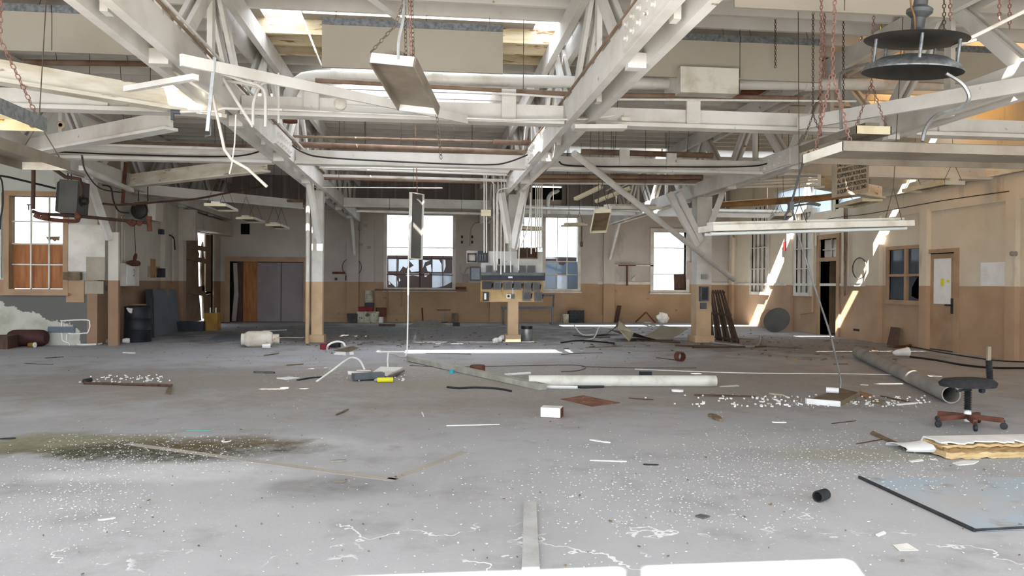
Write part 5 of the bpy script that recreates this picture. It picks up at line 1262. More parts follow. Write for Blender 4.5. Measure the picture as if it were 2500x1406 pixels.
# cups by column
for i, (px, py) in enumerate(((1213, 837), (1229, 830))):
    c = gz(px, py)+V((0, 0, .06))
    t = thing('crushed_carton', ['crushed white carton left of the panel column base', 'second crushed carton touching the panel column base'][i], 'carton', gz(px, py))
    obj('carton_body', MB().lathe([(.05, -.09), (.065, -.02), (.05, .04), (.062, .1)], 9, c, (1, .5-i, .2)), 'paper_white', t, smooth=False)
# fallen pipes and beams in the middle
c0, c1_ = gz(1292, 945), gz(1750, 945); r_ = .075
t = thing('fallen_pipe', 'thick white pipe lying across the floor centre', 'pipe', lerp(c0, c1_, .5))
obj('pipe_body', MB().tube([V((c0.x, c0.y+.05, r_)), V((c1_.x-.12, c1_.y+.05, r_))], r_, 18), 'fixture_white', t, smooth=True)
obj('end_collar', MB().tube([V((c1_.x-.13, c1_.y+.05, r_)), V((c1_.x, c1_.y+.05, r_))], [r_*1.02, r_*.98], 18), 'fixture_white', t, smooth=True)
a, b = gz(1000, 882), gz(1325, 952)
obj('fallen_beam', MB().bar(a+V((0, 0, .05)), b+V((0, 0, .04)), .12, .075), 'grey_timber', None, 'grey weathered beam lying diagonally before the thick pipe', 'beam')
a, b = gz(2094, 873)+V((0, 0, .1)), gz(2322, 985)
t = thing('leaning_tube', 'thick grey cardboard tube propped beside the stool', 'tube', b)
ax_ = (b+V((0, 0, .1))-a)
obj('tube_wall', MB().lathe([(.098, 0), (.1, .0), (.1, ax_.length), (.088, ax_.length), (.088, ax_.length-.5)], 24, a, ax_, cap=False), 'concrete', t, smooth=True)
obj('tube_end', MB().lathe([(.0, -.035), (.06, -.03), (.098, 0)], 24, a, ax_, cap=False), 'concrete', t, smooth=True)
obj('tape_band', MB().lathe([(.102, 0), (.102, .03)], 24, lerp(a, b+V((0, 0, .1)), .16), ax_, cap=False), 'heater_grey', t, smooth=True)

# stool without backrest
sb = gz(2358, 1046); st = gz(2362, 1041)
t = thing('work_stool', 'black swivel stool with bellows post and rusty base', 'stool', st)
cx_, cy_ = st.x, st.y
sz = gy(2360, 935, cy_).z
prof = []
n_ = 26; grid = []
def seat_pt(u, v):   # u angle, v radius fraction
    rxx, ryy = .27, .21
    return V((cx_+rxx*v*math.cos(u), cy_+ryy*v*math.sin(u), 0))
mb = MB(); rings = [(.0, .05), (.5, .052), (.85, .047), (1.0, .02), (.96, -.012), (.6, -.03), (.2, -.035), (0.0, -.035)]
vs_ = []; fs_ = []
for rr, zz in rings:
    for k in range(n_):
        u = 2*math.pi*k/n_; q = seat_pt(u, rr); dip = .03*(math.cos(u)*rr) if math.cos(u) > 0 else .0
        vs_.append(V((q.x, q.y, sz+zz+(.0 if zz < 0 else dip*.3)-.02*rr*rr)))
for i in range(len(rings)-1):
    for k in range(n_): fs_.append((i*n_+k, i*n_+(k+1) % n_, (i+1)*n_+(k+1) % n_, (i+1)*n_+k))
mb.add(vs_, fs_); obj('seat', mb, 'fabric_black', t, smooth=True)
pb = [(sz-.04, .02), (sz-.06, .03)]
bel = [(.022, sz-.03)]
for k in range(12):
    z = sz-.07-k*.0165; bel += [(.036, z), (.021, z-.008)]
obj('bellows', MB().lathe([(r__, z-0) for r__, z in bel], 16, (cx_, cy_, 0)), 'rubber', t, smooth=True)
obj('post', MB().lathe([(.026, .1), (.026, sz-.25)], 14, (cx_, cy_, 0)), 'steel', t, smooth=True)
obj('hub', MB().lathe([(.03, .05), (.036, .06), (.032, .14), (.028, .15)], 14, (cx_, cy_, 0)), 'chalk', t, smooth=True)
for k, (dx, dy) in enumerate(((-.315, -.02), (-.1, -.235), (.24, -.17), (.24, .16), (-.12, .25))):
    e = V((cx_+dx, cy_+dy, .085))
    lg = obj('base_arm', MB().bar((cx_, cy_, .1), e, .035, .045), 'rust', t)
    cs = obj('caster', MB().lathe([(.028, -.014), (.032, -.01), (.032, .01), (.028, .014)], 14, (e.x, e.y, .033), (dy, -dx, 0)), 'dark_box', t, smooth=True)
    obj('caster_fork', MB().tube([(e.x, e.y, .06), (e.x, e.y, .09)], .01, 6), 'dark_box', cs)
bk = []
for k in range(15):
    f = k/14; z = sz+.0+f*.22; xx = cx_+.25-.035*f-(.02 if f < .1 else 0)
    bk.append(V((xx, cy_, z)))
obj('back_bellows', MB().tube([lerp(bk[0], bk[-1], i/28) for i in range(29)], [.032 if i % 2 else .024 for i in range(29)], 12), 'rubber', t, smooth=True)
obj('seat_bracket', MB().tube(smoothpath([(cx_+.1, cy_, sz-.035), (cx_+.2, cy_, sz-.035), (cx_+.25, cy_, sz-.02), (cx_+.255, cy_, sz+.02)]), .024, 8), 'fabric_black', t, smooth=True)
obj('back_bar', MB().bb(cx_+.195, cx_+.23, cy_-.012, cy_+.012, sz+.2, sz+.35), 'sheet_tan', t)
obj('lever', MB().tube([(cx_-.03, cy_-.05, sz-.05), (cx_-.15, cy_-.1, sz-.055), (cx_-.19, cy_-.1, sz-.065)], .012, 6), 'fabric_black', t, smooth=True)
obj('knob', MB().lathe([(.022, -.02), (.026, 0), (.022, .02)], 12, (cx_+.1, cy_-.06, sz-.065), (1, 0, 0)), 'fabric_black', t, smooth=True)

# insulation batt slab with torn white skin
t = thing('insulation_slab', 'torn slab of tan fibre insulation with white skin at right edge', 'insulation', gz(2400, 1115))
rng = random.Random(3)
g0, g1 = gz(2310, 1122), gz(2620, 1115)
def slab(yoff0, yoff1, h0, h1, amp, seed):
    rg = random.Random(seed); g = []
    for i in range(5):
        row = []
        for j in range(26):
            f = j/25; p = lerp(g0, g1, f)
            row.append(V((p.x+rg.uniform(-1, 1)*amp*.4, p.y+yoff0+(yoff1-yoff0)*i/4, (h0+(h1-h0)*(i/4)**.5)+rg.uniform(-1, 1)*amp)))
        g.append(row)
    return g
g_ = slab(.0, .09, .0, .07, .006, 1)
for row in g_[:1]:
    for p in row: p.z = .001
obj('lower_fibre', MB().sheet(slab(.0, .28, .05, .06, .008, 1), (0, 0, -.045)), 'insulation', t)
obj('middle_fibre', MB().sheet(slab(.03, .28, .078, .085, .009, 2), (0, 0, -.03)), 'insulation_dark', t)
obj('upper_fibre', MB().sheet(slab(.05, .28, .1, .106, .008, 4), (0, 0, -.02)), 'insulation', t)
sk = []
rg = random.Random(12)
for j in range(26):
    f = j/25; p = lerp(g0, g1, f); wv = rg.uniform(-.012, .012)
    sk.append([V((p.x, p.y+.06+wv*3, .112+wv*.4)), V((p.x, p.y+.15, .12)), V((p.x, p.y+.28, .118)), V((p.x, p.y+.33, .05)), V((p.x, p.y+.34, .01))])
obj('white_skin', MB().sheet(sk, (0, 0, .01)), 'chalk', t, smooth=True)
sk = []
for j in range(8):
    f = j/7; a = lerp(gz(2216, 1108), gz(2316, 1116), f); hh = .045+.07*f*f
    sk.append([V((a.x, a.y+.02, hh*.35)), V((a.x, a.y, hh*.7)), V((a.x, a.y+.03, hh)), V((a.x, a.y+.18, hh+.005)), V((a.x, a.y+.28, hh*.6)), V((a.x, a.y+.3, .008))])
obj('skin_underside', MB().sheet(sk, (0, 0, .006)), 'chalk', t, smooth=True)
obj('torn_flap', MB().prism([gy(2306, 1082, 6.3), gy(2312, 1104, 6.3), gz(2290, 1124), gz(2272, 1122)], (0, .01, .004)), 'chalk', t)
obj('torn_flap', MB().prism([gy(2376, 1070, 6.3), gy(2388, 1075, 6.3), gy(2386, 1094, 6.3), gy(2378, 1086, 6.3)], (0, .008, .002)), 'chalk', t)
flatpoly([(2325, 1132), (2352, 1126), (2390, 1127), (2378, 1134), (2340, 1137)], .006, 'chalk', 'torn_paper', 'torn white paper in front of the insulation slab', 'paper')
flatpoly([(2218, 1126), (2252, 1122), (2255, 1126), (2224, 1129)], .005, 'chalk', 'torn_paper', 'thin white scrap left of the insulation slab', 'paper')
flatpoly([(2124, 1060), (2131, 1055), (2215, 1094), (2208, 1097)], .012, 'scrap_wood', 'thin_lath', 'thin lath pointing at the insulation slab', 'lath')
# blue grey sheet at lower right with dark edge
bs = [gz(2098, 1168), gz(2640, 1168), gz(2640, 1288), gz(2380, 1299)]
t = thing('blue_sheet', 'worn blue grey sheet lying flat at lower right', 'sheet', lerp(bs[0], bs[3], .5))
obj('sheet', MB().prism([p+V((0, 0, .004)) for p in bs], (0, 0, .006)), 'blue_sheet', t)
obj('dark_edge', MB().tube([bs[0]+V((0, 0, .01)), bs[3]+V((0, 0, .01))], .011, 6).tube([bs[3]+V((.005, 0, .012)), bs[2]+V((0, 0, .018))], .007, 6), 'fabric_black', t)
# steel floor strip at bottom centre
a, b = gz(1294, 1232), gz(1296, 1420)
t = thing('floor_plate', 'long narrow steel strip fixed to the floor at bottom centre', 'strip', lerp(a, b, .5))
obj('strip', MB().prism([V((a.x-.038, a.y, .001)), V((a.x-.03, a.y+.02, .001)), V((a.x+.03, a.y+.02, .001)), V((a.x+.038, a.y, .001)), V((b.x+.043, b.y, .001)), V((b.x-.043, b.y, .001))], (0, 0, .016)), 'old_steel', t)
# white block
c = gz(1355, 1021)
t = thing('white_box', 'white carton block with brown end standing in the middle of the floor', 'box', c)
rot = Matrix.Rotation(-.35, 3, 'Z')
def loc(p): return c+V((.0, .08, 0))+rot @ V(p)
obj('carton', MB().box(loc((-.02, 0, .052)), (.2, .15, .1), rot), 'chalk', t)
obj('brown_end', MB().box(loc((.083, 0, .05)), (.008, .14, .09), rot), 'rust', t)
obj('brown_base', MB().box(loc((-.02, 0, .003)), (.204, .154, .006), rot), 'rust', t)
flatpoly([(1368, 975), (1425, 966), (1514, 984), (1445, 993)], .004, 'rust_mat', 'rusty_mat', 'rusty brown mat flat on the floor behind the white box', 'mat')
# fallen fixture with hooped conduit
t = thing('fallen_fixture', 'smashed white light fixture with hooped conduit on the floor', 'light fixture', gz(910, 915))
obj('end_plate', MB().prism([gy(849, 906, 10.7), gy(907, 909, 10.7), gy(907, 917, 10.7), gy(850, 914, 10.7)], (0, .03, 0)), 'fixture_white', t)
obj('tray', MB().prism([gy(908, 912, 10.72), gy(930, 898, 11.3), gy(984, 900, 11.3), gy(945, 919, 10.6)], (0, 0, .02)), 'fixture_white', t)
obj('tray_rail', MB().prism([gy(945, 919, 10.6), gy(985, 903, 11.3), gy(984, 908, 11.3), gy(945, 925, 10.6)], (.02, .02, 0)), 'fixture_under', t)
obj('ballast', MB().bar(gz(862, 930)+V((0, 0, .06)), gz(935, 926)+V((0, 0, .06)), .16, .08), 'grey_box', t)
obj('hoop_conduit', MB().tube(smoothpath([gz(772, 932), gy(810, 905, 10.6), gy(842, 881, 10.7), gy(860, 873, 10.8), gy(878, 880, 10.8), gy(890, 902, 10.8)]), .014, 8), 'pipe_white', t, smooth=True)
c = gz(941, 934)
t = thing('yellow_can', 'bright yellow spray can lying by the smashed fixture', 'can', c)
obj('body', MB().tube([c+V((-.11, 0, .035)), c+V((.1, .02, .035))], .034, 14), 'can_yellow', t, smooth=True)
obj('nozzle', MB().tube([c+V((-.15, -.003, .035)), c+V((-.11, 0, .035))], [.012, .03], 10), 'steel', t, smooth=True)
flatpoly([(675, 924), (705, 921), (732, 923), (700, 928)], .01, 'chalk', 'sun_strip', 'sun streak laid as a white strip left of the hooped conduit', 'strip')  # streak of sunlight laid on the floor as a chalk-coloured piece
stick([(725, 930), (760, 924), (790, 922)], .012, 'rubber', 'black_strip', 'black rubber strip by the hooped conduit', 'strip')
stick([(205, 938), (260, 939), (300, 941), (420, 944)], .018, 'dark_wood', 'broken_lath', 'broken dark lath on the floor at left', 'lath')
stick([(205, 936), (222, 933)], .03, 'rubber', 'black_lump', 'black lump at the end of the broken lath', 'debris')
flatpoly([(403, 962), (411, 946), (421, 947), (416, 964)], .01, 'scrap_wood', 'wood_chip', 'small wood offcut below the broken lath', 'wood')
stick([(1092, 947), (1120, 950), (1160, 948), (1215, 951), (1248, 957)], .014, 'rubber', 'black_strip', 'black rubber strip before the weathered beam', 'strip', k=3)
stick([(1331, 948), (1410, 949)], .02, 'chalk', 'fluorescent_tube', 'white tube piece lying below the thick pipe', 'tube')
stick([(1232, 918), (1295, 914)], .02, 'chalk', 'fluorescent_tube', 'white tube piece left of the thick pipe', 'tube')
flatpoly([(1390, 943), (1425, 939), (1476, 942), (1474, 947), (1420, 949)], .02, 'rubber', 'black_scrap', 'black scrap under the thick pipe', 'debris')
fbox(1576, 918, .16, .1, .07, .1, 'dark_box', 'dark_block', 'dark block behind the thick pipe', 'block')
flatpoly([(1756, 943), (1800, 940), (1805, 943), (1760, 945)], .003, 'chalk', 'sun_strip', 'sun streak laid as a white strip right of the thick pipe', 'strip')  # another sun streak given as thin chalk-coloured geometry
stick([(1495, 940), (1500, 937), (1510, 938), (1530, 942), (1650, 944), (1720, 944)], .012, 'heater_grey', 'loose_hose', 'thin grey hose along the thick pipe', 'hose', k=3)
c = gz(1166, 907)
t = thing('rusty_can', 'squat rusty can behind the weathered beam', 'can', c)
obj('body', MB().lathe([(.11, 0), (.115, .01), (.115, .09), (.105, .1)], 18, c), 'rust', t, smooth=True)
obj('lid', MB().lathe([(.1, .1), (.09, .104), (.0, .104)], 18, c), 'pipe_dark', t, smooth=True)
obj('bottle_cap', MB().lathe([(.035, 0), (.035, .05), (.02, .055)], 12, gz(1103, 911)), 'teal', None, 'small teal cap before the rusty can', 'cap', smooth=True)
c = gz(1660, 882)
obj('pipe_ring', MB().lathe([(.085, -.06), (.085, .06), (.07, .06), (.07, -.06), (.085, -.06)], 20, c+V((0, 0, .085)), (.35, -1, 0), cap=False), 'rust', None, 'short rusty pipe ring standing on the floor', 'ring', smooth=True)
stick([(1602, 874), (1650, 880)], .008, 'rust', 'thin_rod', 'thin rusty rod left of the pipe ring', 'rod')
c = gz(2006, 1223)
obj('pipe_stub', MB().lathe([(.034, -.05), (.036, .05), (.028, .05), (.028, -.05), (.034, -.05)], 18, c+V((0, 0, .036)), (-.75, -.5, 0), cap=False), 'rubber', None, 'short black pipe stub in the foreground', 'pipe stub', smooth=True)
# fallen fixture at right with hanging cable
t = thing('fallen_fixture', 'crushed light fixture with white flange lying in plaster rubble', 'light fixture', gz(2010, 985))
fa_, fb_ = gz(1970, 986), gz(2052, 993)
obj('white_flange', MB().prism([fa_, fb_, fb_+V((0, .0, .06)), fa_+V((0, 0, .06))], (0, .04, 0)), 'chalk', t)
fc_ = gz(2098, 968)
obj('side_flange', MB().prism([fb_, fc_, fc_+V((0, 0, .06)), fb_+V((0, 0, .06))], (.02, .02, 0)), 'sheet_tan', t)
obj('end_tube', MB().tube([gz(2017, 968)+V((0, 0, .08)), gz(2048, 970)+V((0, 0, .08))], .035, 10), 'chalk', t, smooth=True)
obj('tray', MB().prism([gz(1975, 984)+V((0, 0, .03)), gz(2050, 990)+V((0, 0, .03)), gz(2098, 966)+V((0, 0, .03)), gz(2052, 955)+V((0, 0, .03))], (0, 0, .01)), 'scrap_wood', t)
flatpoly([(2098, 955), (2130, 966), (2115, 974), (2096, 962)], .01, 'bare_wood', 'curled_veneer', 'curled veneer piece beside the crushed fixture', 'wood')
flatpoly([(2130, 975), (2160, 978), (2150, 990), (2125, 985)], .008, 'sheet_tan', 'veneer_piece', 'flat veneer piece right of the crushed fixture', 'wood')
pipe('hanging_conduit', smoothpath([gy(1946, 566, 9.0), gy(1985, 690, 9.15), gy(2022, 800, 9.3), gy(2040, 870, 9.4), gy(2050, 915, 9.45), gy(2053, 930, 9.45), gy(2052, 950, 9.45)], 4), .012, 'steel', 'slender grey conduit hanging from the strip light to the rubble', 'conduit')
# right floor: crushed cup, cable, leaning board
obj('crushed_cup', MB().lathe([(.09, -.14), (.08, -.1), (.055, .1), (.02, .16)], 11, gz(2200, 871)+V((0, 0, .085)), (-1, .1, -.1)), 'paper_white', None, 'crushed white plastic jug near the office wall', 'jug', smooth=False)
stick([(2222, 873), (2290, 882), (2350, 893), (2420, 900), (2500, 901), (2560, 903)], .018, 'cable_black', 'floor_cable', 'long black cable on the floor near the office wall', 'cable', k=4)
stick([(2200, 845), (2240, 850), (2300, 862), (2420, 880), (2500, 885)], .012, 'cable_black', 'floor_cable', 'second black cable along the foot of the office wall', 'cable', k=4)
obj('leaning_board', MB().prism([gz(2167, 843)+V((0, 0, .005)), gz(2192, 846)+V((0, 0, .005)), gx(2199, 801, XR-.08), gx(2177, 799, XR-.08)], (-.01, .02, .01)), 'dark_wood', None, 'small brown board leaning on the tan wall', 'board')
stick([(2180, 850), (2215, 848), (2228, 845)], .03, 'rust', 'rusty_scrap', 'rusty scrap beside the brown board', 'debris')
fbox(2190, 848, .4, .1, .04, -.1, 'scrap_wood', 'wood_scrap', 'wood scrap below the leaning brown board', 'wood')
# round table tops leaning at the right wall
def disc(px, py, R2, mat, label, lean, yawd):
    c = gz(px, py); nrm = V((math.cos(yawd), math.sin(yawd), lean)).normalized()
    upv = (Z_-nrm*nrm.z).normalized()
    return obj('round_tabletop', MB().lathe([(R2-.01, 0), (R2, .008), (R2, .022), (R2-.01, .03)], 36, c+upv*R2, nrm), mat, None, label, 'tabletop', smooth=True)
disc(1890, 811, .38, 'heater_grey', 'grey round tabletop leaning in the far right corner', .5, math.radians(222))
disc(1866, 800, .3, 'trim_tan', 'tan round tabletop half hidden behind the sun streak', .25, math.radians(190))
# left group: drum, blue panels, wire chair frame, red cylinder, cup
c = gz(336, 834)
t = thing('steel_drum', 'black drum with rag on top beside the blue panels', 'drum', c)
obj('body', MB().lathe([(.27, 0), (.28, .02), (.275, .25), (.285, .27), (.275, .29), (.27, .5), (.28, .52), (.27, .54), (.265, .75), (.27, .77)], 28, c), 'dark_drum', t, smooth=True)
obj('lid_rim', MB().lathe([(.275, .75), (.28, .77), (.265, .785), (.22, .775), (.0, .775)], 28, c), 'black_metal', t, smooth=True)
obj('rag', MB().prism([gy(308, 752, c.y-.3), gy(322, 754, c.y-.3), gy(320, 765, c.y-.3), gy(314, 762, c.y-.3)], (.02, .1, .02)), 'paper_white', None, 'white rag hanging over the drum rim', 'rag')
stick([(310, 754), (340, 756)], .02, 'scrap_wood', 'wood_stick', 'pale stick lying across the drum', 'stick', lift=.0)
bpy.data.objects['wood_stick'].location = V((c.x, c.y-.02, .8))
pa, pb_, pc, pd = gz(378, 826), gz(440, 812), None, None
obj('leaning_sheet', MB().prism([gz(377, 822), gz(440, 808), gy(430, 706, gz(440, 808).y+.12), gy(372, 706, gz(377, 822).y+.15)], (-.02, .035, 0)), 'blue_panel', None, 'large blue grey panel leaning by the shaded wall', 'panel board')
obj('leaning_sheet', MB().prism([gz(354, 826), gz(377, 824), gy(374, 706, gz(377, 822).y+.25), gy(356, 706, gz(354, 826).y+.25)], (-.01, .04, 0)), 'dark_drum', None, 'darker slate panel edge behind the large blue panel', 'panel board')
# wire chair frame
t = thing('wire_chair_frame', 'bent white wire chair frame with round foot at left', 'chair frame', gz(195, 843))
Yc = gz(190, 843).y
def wire(pts, r=.014, dy=0): obj('wire', MB().tube(smoothpath([gy(x, y, Yc+dy) for x, y in pts], 4), r, 6), 'chalk', t, smooth=True)
wire([(150, 815), (151, 786), (152, 783), (212, 781), (219, 790), (219, 800), (214, 812), (207, 813), (170, 814), (155, 793)])
wire([(151, 814), (152, 830), (160, 835), (168, 838), (169, 844), (164, 846)]); wire([(208, 813), (215, 826), (216, 836), (222, 841)], dy=.1)
wire([(214, 783), (221, 795), (220, 806), (213, 815)], dy=.12); wire([(163, 816), (163, 832)])
cc = gz(216, 842); obj('round_foot', MB().tube([cc+V((.22*math.cos(k*.3), .22*math.sin(k*.3)+.05, .02)) for k in range(21)], .02, 6, closed=True), 'chalk', t, smooth=True)
# dark red tank
c = gz(70, 845)
t = thing('red_tank', 'dark red tank lying by the end wall', 'tank', c)
obj('body', MB().lathe([(.05, -.38), (.13, -.35), (.165, -.28), (.17, -.2), (.17, .2), (.165, .28), (.13, .35), (.05, .38)], 22, c+V((0, -.02, .17)), (1, .02, 0)), 'rust', t, smooth=True)
bpy.data.objects[t.name].children[0].data.materials[0] = paint('maroon', '#4a2a28', '#3a2120', 3, .4, .7)
c = gz(80, 848)
t = thing('paper_cup', 'orange paper cup with white lid lying by the red tank', 'cup', c)
obj('cup_body', MB().lathe([(.04, -.06), (.05, .06)], 14, c+V((-.02, 0, .05)), (1, -.2, 0)), 'yellow_paint', t, smooth=True)
obj('cup_lid', MB().lathe([(.053, .06), (.053, .075), (.03, .08)], 14, c+V((-.02, 0, .05)), (1, -.2, 0)), 'chalk', t, smooth=True)
fbox(8, 850, .35, .5, .25, .1, 'dark_wood', 'wooden_crate', 'dark wooden crate at the left edge below the window', 'crate')
obj('dark_vent', MB().bb(gy(118, 800, YE).x, gy(184, 800, YE).x, YE-.03, YE, gy(150, 812, YE).z, gy(150, 797, YE).z), 'blue_panel', None, 'dark opening low in the end wall', 'opening')
for i, (px, py, s_) in enumerate(((255, 838, .25), (160, 833, .3), (140, 836, .3), (195, 834, .35))):
    rg = random.Random(i); mb = MB(); cc = gz(px, py)
    mb.lathe([(s_*.3, 0), (s_*.5, s_*.1), (s_*.42, s_*.3), (s_*.15, s_*.42)], 8, cc, (rg.uniform(-.2, .2), rg.uniform(-.2, .2), 1))
    obj('rubble_lump', mb, 'concrete' if i == 0 else 'fixture_brown', None, ['pale concrete lump by the end wall post', 'earthy lump behind the wire chair frame, middle', 'earthy lump left of the wire chair frame', 'earthy lump right of the wire chair frame'][i], 'rubble')
obj('plastic_bottle', MB().lathe([(.04, -.07), (.06, 0), (.05, .07)], 10, gz(308, 837)+V((0, 0, .05)), (1, .3, 0)), 'paper_white', None, 'crumpled white plastic piece before the drum', 'plastic', smooth=True)
# sliding door clutter
t = thing('yellow_box', 'yellow box with twin pegs beside the broken sliding door', 'box', gz(514, 807))
c = gz(514, 807); obj('body', MB().box(c+V((0, .18, .24)), (.36, .36, .48)), 'yellow_paint', t)
for s in (-.05, .1): obj('peg', MB().tube([c+V((s, .15, .48)), c+V((s, .15, .62))], .02, 6), 'chalk', t)
fbox(463, 808, .75, .4, .26, .1, 'dark_drum', 'black_crate', 'long black crate below the broken sliding door', 'crate')
flatpoly([(508, 832), (540, 818), (598, 820), (592, 830), (530, 834)], .03, 'blue_panel', 'dark_sheet', 'dark bluish sheet on the floor left of the gas cylinder', 'sheet')
# bucket pile at the far wall
def bucket(px, py, R2, h_, mat, label, lift=0.0, dy=0, lid=False):
    c = gz(px, py)+V((0, dy, lift))
    t = thing('bucket', label, 'bucket', c)
    obj('pail', MB().lathe([(R2*.82, 0), (R2*.84, .01), (R2, h_), (R2*.95, h_), (R2*.8, .05), (0, .05)], 20, c, cap=False), mat, t, smooth=True)
    obj('rim', MB().lathe([(R2*1.0, h_*.86), (R2*1.05, h_*.87), (R2*1.05, h_*.9), (R2*1.0, h_*.91)], 20, c, cap=False), mat, t, smooth=True)
bucket(862, 787, .2, .3, 'bucket_grey', 'dark grey bucket at the left of the bucket pile')
bucket(881, 787, .16, .38, 'bucket_white', 'white bucket below the red bin, left')
bucket(897, 786, .16, .38, 'bucket_white', 'white bucket in the middle of the pile', dy=.0)
bucket(914, 788, .18, .38, 'bucket_white', 'stained white bucket right of the pile middle')
bucket(927, 787, .14, .3, 'chalk', 'small white bucket at the right of the pile', dy=.0)
cR = gz(893, 786)
obj('red_bin', MB().prism([gy(874, 750, cR.y), gy(911, 748, cR.y), gy(909, 762, cR.y), gy(877, 762, cR.y)], (0, .35, 0)), 'red_paint', None, 'red plastic bin on top of the white buckets', 'bin')
obj('blue_bin', MB().prism([gy(890, 740, cR.y+.05), gy(912, 740, cR.y+.05), gy(911, 748, cR.y+.05), gy(890, 748, cR.y+.05)], (0, .3, 0)), 'dark_drum', None, 'dark bin between red bin and stacked tubs', 'bin')
for i in range(3):
    z = gy(901, 738, cR.y+.1).z+i*.135
    obj('plastic_tub', MB().lathe([(.135, 0), (.15, .115), (.155, .12), (.155, .13)], 18, (gy(901, 738, cR.y+.2).x, cR.y+.2, z)), 'bucket_white', None, ['lowest', 'middle', 'topmost'][i]+' stained white tub of the stack at the far wall', 'tub', smooth=True)
fbox(930, 770, .3, .3, .3, .2, 'rust', 'maroon_crate', 'maroon crate beside the stacked tubs', 'crate', lift=.2)
# sand heap
g = []
cs_ = gz(1050, 799)
for i in range(15):
    row = []
    for j in range(25):
        u, v = i/14*2-1, j/24*2-1; rr = math.hypot(u, v*1.0)
        h_ = max(0, 1-rr)**1.2*.3*(1+.25*math.sin(5*v+2*u))+max(0, 1-math.hypot(u, (v+.45)*2.2))*.12
        row.append(V((cs_.x+v*.75, cs_.y+.5+u*.6, h_*.72+.002)))
    g.append(row)
obj('sand_heap', MB().sheet(g, (0, 0, -.02)), 'sand', None, 'low grey heap of sand before the far wall', 'sand heap', smooth=True)
fbox(1114, 796, .18, .15, .12, .2, 'dark_box', 'dark_block', 'dark block at the right of the sand heap', 'block')
obj('low_plank', MB().bar(gz(925, 797)+V((0, 0, .05)), gz(965, 797)+V((0, 0, .05)), .2, .06), 'dark_wood', None, 'dark plank left of the sand heap', 'plank')
t = thing('steel_stand', 'thin T shaped stand below the broken window', 'stand', gz(1083, 787))
c = gz(1083, 785); obj('post', MB().tube([c, c+V((0, 0, .42))], .03, 8), 'batten_paint', t); obj('top_bar', MB().bar(c+V((-.23, 0, .43)), c+V((.23, 0, .43)), .06, .03), 'rust', t); obj('foot', MB().bar(c+V((-.15, 0, .015)), c+V((.15, 0, .015)), .2, .03), 'rust', t)
fbox(1110, 786, .2, .18, .32, 0, 'scrap_wood', 'wood_post_stub', 'short wooden post stub right of the thin stand', 'post')
stick([(1032, 786), (1033, 785)], .02, 'rust', 'iron_bar', 'dark iron bar upright against the far wall', 'bar')
bpy.data.objects['iron_bar'].data = MB().tube([V((0, 0, 0)), V((-.03, .25, .48))], .025, 6).mesh('iron_bar'); bpy.data.objects['iron_bar'].data.materials.append(MT['rust'])
# bench frame behind the panel
t = thing('bench_frame', 'grey steel bench frame behind the electrical panel', 'bench', gz(1290, 785))
Yb = 24.4
obj('seat_rail', MB().bar(gy(1225, 752, Yb), gy(1350, 751, Yb), .25, .07), 'grey_box', t)
obj('back_rail', MB().bar(gy(1322, 721, Yb+.2), gy(1352, 721, Yb+.2), .05, .06), 'grey_box', t)
for px in (1229, 1349):
    a = gy(px, 752, Yb); obj('leg', MB().bar(V((a.x, Yb, 0)), a, .06, .06), 'grey_box', t)
a = gy(1352, 720, Yb+.2); obj('arm_post', MB().bar(gy(1350, 752, Yb+.1), a, .05, .05), 'grey_box', t)
# milk crate, can, leaning board, bracket, bag
c = gz(1408, 787)
t = thing('milk_crate', 'black milk crate by the far wall', 'crate', c)
for k in range(4): obj('side_rail', MB().bb(c.x-.25, c.x+.25, c.y, c.y+.02, .02+.12*k, .07+.12*k), 'black_metal', t)
for s in (-.25, -.08, .09, .23): obj('upright', MB().bb(c.x+s, c.x+s+.03, c.y-.005, c.y+.02, 0, .44), 'black_metal', t)
obj('crate_body', MB().bb(c.x-.245, c.x+.245, c.y+.021, c.y+.4, .01, .4), 'dark_drum', t)
fbox(1379, 787, .2, .2, .3, .2, 'bucket_white', 'paint_tin', 'dented pale tin left of the milk crate', 'tin')
fbox(1353, 792, .3, .15, .06, 0, 'blue_panel', 'blue_scrap', 'bluish scrap left of the dented tin', 'debris')
obj('leaning_plank', MB().bar(gz(1504, 787)+V((0, 0, .02)), gy(1512, 746, 25.7), .16, .05), 'dark_wood', None, 'dark plank leaning on the far wall pilaster', 'plank')
t = thing('angle_bracket', 'rusty folding bracket below the narrow window', 'bracket', gz(1575, 788))
obj('left_arm', MB().bar(gy(1552, 786, 25.2), gy(1577, 762, 25.4), .04, .04), 'rust', t); obj('right_arm', MB().bar(gy(1577, 762, 25.4), gy(1600, 788, 25.2), .04, .04), 'rust', t)
rg = random.Random(9); c = gz(1617, 790); mb = MB()
g = []
for i in range(9):
    row = []
    for j in range(12):
        th = math.pi*i/8; ph = 2*math.pi*j/11
        rr = .2*(1+rg.uniform(-.2, .2)) if 0 < i < 8 and j < 11 else .2
        row.append(c+V((1.1*rr*math.sin(th)*math.cos(ph), .8*rr*math.sin(th)*math.sin(ph), .19+.95*rr*math.cos(th))))
    row[-1] = row[0].copy(); g.append(row)
obj('plastic_bag', mb.sheet(g, (0, 0, .001)), 'paper_white', None, 'white plastic bag against the far wall', 'bag')
fbox(1580, 787, .25, .12, .04, .2, 'paper_white', 'paper_scrap', 'white paper scrap left of the plastic bag', 'paper')
